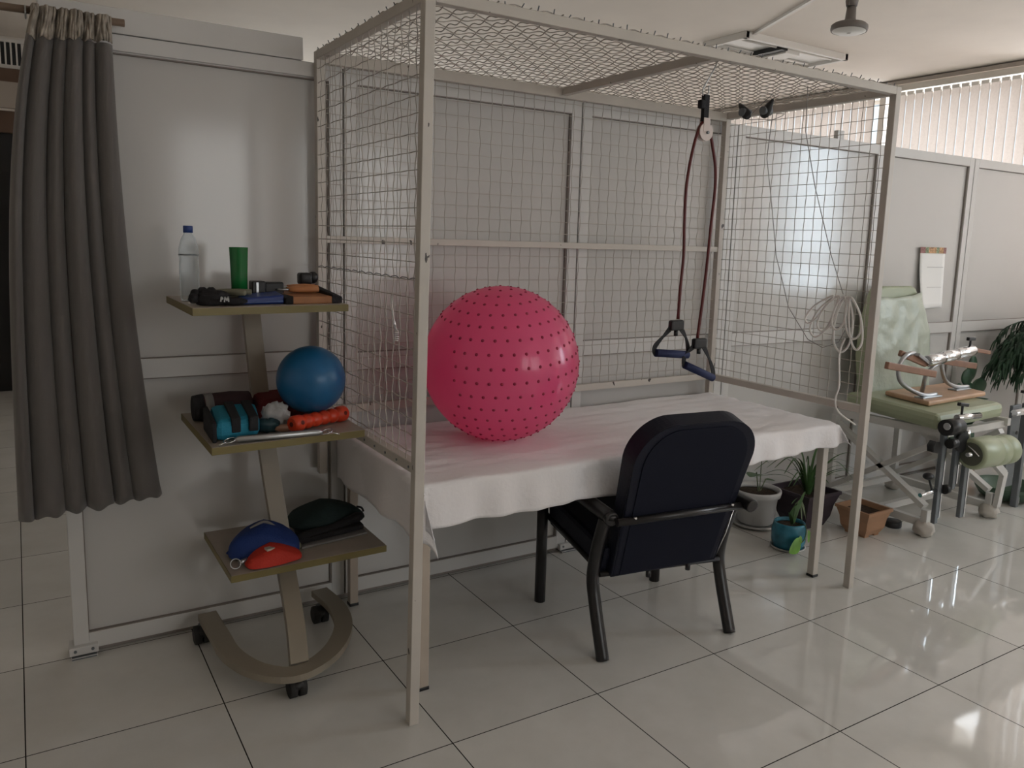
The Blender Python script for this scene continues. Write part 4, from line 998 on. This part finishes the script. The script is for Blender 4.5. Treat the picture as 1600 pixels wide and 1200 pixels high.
# ------------------------------------------------------------------ plants
def leaf_strip(m, pts, w0, w1=0.001, upv=(0, 0, 1), fold=.3):
    P = curve_pts(pts, 5); prev = None; n = len(P)
    for i, p in enumerate(P):
        tn = (P[min(i+1, n-1)]-P[max(i-1, 0)]).normalized(); sd = tn.cross(Vector(upv))
        sd = sd.normalized() if sd.length > 1e-4 else Vector((1, 0, 0))
        nm = sd.cross(tn); s_ = i/(n-1)
        w = (w0*(1-s_)**.6*(min(1, s_*5+.45)))+w1
        cur = [m.bm.verts.new(p-sd*w+nm*w*fold), m.bm.verts.new(p), m.bm.verts.new(p+sd*w+nm*w*fold)]
        if prev:
            for k in range(2):
                f_ = m.bm.faces.new((prev[k], prev[k+1], cur[k+1], cur[k])); f_.smooth = True
        prev = cur
def blade(m, base, tip, wide, n=(0, 0, 1), lobes=0):
    """broad leaf between base and tip"""
    b0, t0 = Vector(base), Vector(tip); d = t0-b0; s_ = d.cross(Vector(n)).normalized(); nm = s_.cross(d).normalized()
    K = 12; L_ = []; R_ = []; C_ = []
    for i in range(K+1):
        u_ = i/K; w = wide*math.sin(PI*min(1, u_*.92+.06))**.7*(1+lobes*math.sin(i*2.4)); c = b0+d*u_-nm*d.length*.12*u_*u_
        L_.append(m.bm.verts.new(c-s_*w+nm*w*.18)); R_.append(m.bm.verts.new(c+s_*w+nm*w*.18)); C_.append(m.bm.verts.new(c))
    for i in range(K):
        for A, B in ((L_, C_), (C_, R_)):
            f_ = m.bm.faces.new((A[i], B[i], B[i+1], A[i+1])); f_.smooth = True
# white pot
wx, wy = 2.62, .865
t = thing('potted_plant', 'young leafy plant in a round white pot on a saucer, just right of the armchair', 'potted plant', (wx, wy, 0))
p = MB().lathe([(.095, .018), (.105, .03), (.122, .185), (.136, .188), (.142, .215), (.140, .225), (.130, .226), (.122, .205)], (wx, wy, 0), 40).build('pot', POTW, t)
MB().lathe([(.10, .0), (.135, .012), (.140, .026), (.134, .026), (.125, .016), (.05, .014)], (wx, wy, 0), 40).build('saucer', POTW, p)
MB().lathe([(.126, .196), (.08, .203), (.0005, .205)], (wx, wy, 0), 32, capb=False).build('soil', SOIL, t)
b = MB(); b.tube(curve_pts([(wx+.01, wy, .2), (wx-.005, wy, .27), (wx-.03, wy-.01, .33)], 4), .004, 6); b.tube(curve_pts([(wx+.02, wy, .2), (wx+.02, wy, .30), (wx+.018, wy, .40)], 4), .003, 6)
b.tube(curve_pts([(wx+.025, wy, .2), (wx+.05, wy, .245), (wx+.07, wy, .275)], 4), .0035, 6); b.build('stem', LEAFG, t)
b = MB(); blade(b, (wx-.01, wy, .315), (wx-.115, wy-.04, .335), .045, lobes=.1); blade(b, (wx+.06, wy, .27), (wx+.12, wy-.03, .27), .022); blade(b, (wx+.018, wy, .40), (wx-.06, wy-.03, .42), .014); blade(b, (wx+.018, wy, .40), (wx+.06, wy-.03, .385), .012)
b.build('leaves', LEAF, t)
# plum pot with spider plant
sx, sy = 2.905, .745
t = thing('potted_plant', 'spider plant with long arching leaves in a square dark plum pot', 'potted plant', (sx, sy, 0))
def square_pot(cx, cy, h_, a0, a1, rim, m, parent, feet=0, rz=0):
    b = MB(); R_ = Matrix.Rotation(rz, 3, 'Z'); rings = []
    for r, zz in ((a0, feet), (a0*1.12+(a1-a0)*.25, h_*.28), (a0+(a1-a0)*.62, h_*.6), (a1, h_-rim), (a1+.006, h_-rim), (a1+.006, h_), (a1-.006, h_), (a1-.012, h_-.04)):
        ring = []
        for q in range(4):
            c = [(-1, -1), (1, -1), (1, 1), (-1, 1)][q]; c2 = [(-1, -1), (1, -1), (1, 1), (-1, 1)][(q+1) % 4]
            for k in range(4):
                e = k/4; ring.append(b.bm.verts.new(R_ @ Vector(((c[0]+(c2[0]-c[0])*e)*r, (c[1]+(c2[1]-c[1])*e)*r, zz))+Vector((cx, cy, 0))))
        rings.append(ring)
    for A, B in zip(rings, rings[1:]):
        for k in range(16): b.bm.faces.new((A[k], A[(k+1) % 16], B[(k+1) % 16], B[k]))
    b.bm.faces.new(rings[0][::-1])
    if feet:
        for q in ((-1, -1), (1, -1), (1, 1), (-1, 1)):
            c = R_ @ Vector((q[0]*(a0-.022), q[1]*(a0-.022), 0)); b.box(cx+c.x-.02, cx+c.x+.02, cy+c.y-.02, cy+c.y+.02, 0, feet+.004, rz=rz)
    o = b.build('pot', m, parent)
    s = MB(); s.box(cx-a1+.012, cx+a1-.012, cy-a1+.012, cy+a1-.012, h_-.045, h_-.03, rz=rz); s.build('soil', SOIL, parent)
    return o
square_pot(sx, sy, .22, .085, .142, .02, POTP, t)
b = MB(); random.seed(5)
for k in range(26):
    a = k*2.399+.3; r = random.uniform(.24, .44); hh = random.uniform(.10, .225)
    c = Vector((sx+.015*math.cos(a), sy-.02+.015*math.sin(a), .19)); dx, dy = math.cos(a)*r, math.sin(a)*r*.6
    if sy+dy > 1.03: dy = 1.02-sy
    leaf_strip(b, [c, c+Vector((dx*.16, dy*.16, hh*.62)), c+Vector((dx*.36, dy*.36, hh*1.0)), c+Vector((dx*.64, dy*.64, hh*1.12)), c+Vector((dx, dy, hh*random.uniform(.75, .95)))], random.uniform(.006, .010))
b.build('leaves', LEAF, t)
b = MB(); random.seed(9)
for k in range(9):
    a = k*2.4; c = Vector((sx-.165, sy-.10, .20)); leaf_strip(b, [c, c+Vector((.03*math.cos(a)-.02, .03*math.sin(a)-.01, -.04)), c+Vector((.05*math.cos(a)-.02, .05*math.sin(a)-.01, -.10))], .006)
b.tube(curve_pts([(sx-.05, sy-.05, .20), (sx-.13, sy-.09, .235), (sx-.165, sy-.10, .20)], 4), .002, 5); b.build('offshoot', LEAFG, t)
# blue pot
bx, by = 2.50, .52
t = thing('potted_plant', 'small trailing plant in a blue-turquoise glazed pot behind the table leg', 'potted plant', (bx, by, 0))
MB().lathe([(.065, .004), (.085, .012), (.093, .05), (.094, .10), (.086, .14), (.083, .15), (.076, .15), (.074, .13)], (bx, by, 0), 36).build('pot', POTB, t)
MB().lathe([(.07, 0), (.092, .004), (.097, .012), (.09, .013)], (bx, by, 0), 36).build('saucer', POTW, t)
MB().lathe([(.078, .128), (.0005, .132)], (bx, by, 0), 24, capb=False).build('soil', SOIL, t)
b = MB(); blade(b, (bx-.01, by-.02, .14), (bx-.06, by-.05, .235), .016, (1, 0, 0)); blade(b, (bx+.01, by-.01, .17), (bx+.0, by-.03, .26), .030, (0, 1, 0)); blade(b, (bx+.04, by-.0, .13), (bx+.055, by-.02, .33), .018, (0, 1, 0))
blade(b, (bx-.02, by-.02, .26), (bx-.02, by-.05, .31), .008, (0, 1, 0)); b.build('leaves', LEAF, t)
b = MB(); blade(b, (bx-.03, by-.10, .082), (bx-.125, by-.125, .035), .042, (.1, -1, .1)); blade(b, (bx-.02, by-.098, .10), (bx-.06, by-.11, .055), .022, (0, -1, 0)); blade(b, (bx+.05, by-.09, .12), (bx+.035, by-.115, .06), .016, (0, -1, 0)); b.build('trailing_leaves', LEAFL, t)
b = MB(); b.tube(curve_pts([(bx, by-.02, .13), (bx-.005, by-.03, .24), (bx-.015, by-.04, .27)], 4), .0022, 5); b.tube(curve_pts([(bx+.01, by-.03, .14), (bx+.012, by-.095, .155), (bx+.01, by-.103, .09), (bx-.02, by-.10, .06)], 4), .003, 5); b.build('stem', LEAF, t)
# terracotta pot
t = thing('flower_pot', 'empty square terracotta-coloured planter with soil on the floor behind the right post', 'pot', (3.085, .465, 0))
square_pot(3.085, .465, .165, .068, .108, .018, TERRA, t, feet=.012)
b = MB(); b.tube([(3.36, .445, 0), (3.36, .445, .006), (3.36, .445, .034), (3.36, .445, .038)], [.046, .05, .05, .046], 28)
tag(b.build('black_cup', BLACKP), 'low round black rubber cup on the floor beside the terracotta planter', 'cup')
# right side plants
t = thing('potted_plant', 'bushy dark green plant with drooping feathery fronds at the right edge', 'potted plant', (5.62, .74, 0))
MB().lathe([(.10, 0), (.13, .28), (.145, .29), (.145, .32), (.13, .32), (.128, .29)], (5.62, .74, 0), 28).build('pot', POTW, t)
MB().lathe([(.13, .29), (.0005, .295)], (5.62, .74, 0), 20, capb=False).build('soil', SOIL, t)
MB().tube([(5.62, .74, .28), (5.61, .74, .8), (5.63, .74, 1.25)], [.012, .01, .004], 8).build('stem', BROWN, t)
b = MB(); random.seed(21)
for lvl in range(6):
    zz = .86+lvl*.05; R0 = .60-.03*lvl
    for k in range(11):
        a = k*2*PI/11+lvl*.7+random.uniform(-.2, .2); r = R0*random.uniform(.8, 1.1)
        dx, dy = math.cos(a)*r, math.sin(a)*r*.52
        if .74+dy > 1.04: dy = .28
        P = curve_pts([(5.62, .74, zz), (5.62+dx*.4, .74+dy*.4, zz+.05), (5.62+dx*.8, .74+dy*.8, zz+.0), (5.62+dx, .74+dy, zz-.12)], 8)
        for i, p_ in enumerate(P):
            if i < 4: continue
            for q in range(2):
                aa = a+random.uniform(-1.3, 1.3); ll = random.uniform(.06, .13)
                leaf_strip(b, [p_, p_+Vector((math.cos(aa)*ll*.5, math.sin(aa)*ll*.35, -ll*.25)), p_+Vector((math.cos(aa)*ll*.8, min(math.sin(aa)*ll*.5, max(0, 1.045-p_.y)), -ll*.95))], .009)
b.build('fronds', LEAFD, t)
t = thing('cactus', 'flat-padded green cactus standing behind the exercise chair against the partition', 'cactus', (4.93, .93, 0))
MB().lathe([(.08, 0), (.11, .2), (.12, .22), (.108, .22), (.10, .19)], (4.93, .91, 0), 24).build('pot', TERRA, t)
b = MB()
for c, r, sc in (((4.93, .92, .33), .13, (.75, .25, 1.1)), ((4.92, .93, .56), .14, (.72, .22, 1.05)), ((4.955, .93, .805), .095, (.62, .22, 1.0)), ((5.08, .93, .66), .10, (1.0, .22, .6)), ((4.80, .93, .60), .10, (.6, .22, 1)), ((4.90, .93, .74), .08, (.9, .25, .8))): b.ball(c, r, 24, sc)
b.build('pads', LEAFD, t)
t = thing('potted_plant', 'broad-leaved plant on the floor seen under and beside the exercise chair', 'potted plant', (4.60, .80, 0))
MB().lathe([(.09, 0), (.13, .22), (.14, .23), (.13, .24), (.12, .21)], (4.60, .80, 0), 28).build('pot', POTW, t)
b = MB(); random.seed(3)
for k in range(22):
    a = k*2.4; hh = random.uniform(.25, .62); r = random.uniform(.08, .24); px_, py_ = 4.60+math.cos(a)*r*1.2, .80+math.sin(a)*r*.75
    py_ = min(py_, 1.0)
    blade(b, (4.60+math.cos(a)*r*.5, .80+math.sin(a)*r*.4, hh-.02), (px_+math.cos(a)*.07, min(py_+math.sin(a)*.03, 1.03), hh+.02), .045, (0, 0, 1) if k % 2 else (0, -1, .4))
    b.tube([(4.60, .80, .2), (4.60+math.cos(a)*r*.5, .80+math.sin(a)*r*.4, hh-.02)], .003, 5)
b.build('leaves', LEAFD, t)
b = MB(); b.lathe([(.10, .0), (.17, .02), (.20, .07), (.205, .10), (.195, .10), (.185, .07), (.10, .025)], (4.62, .42, 0), 40)
tag(b.build('green_basin', mat('dark_green_plastic', (.05, .095, .06), .4)), 'shallow dark green plastic basin on the floor at the right edge', 'basin')
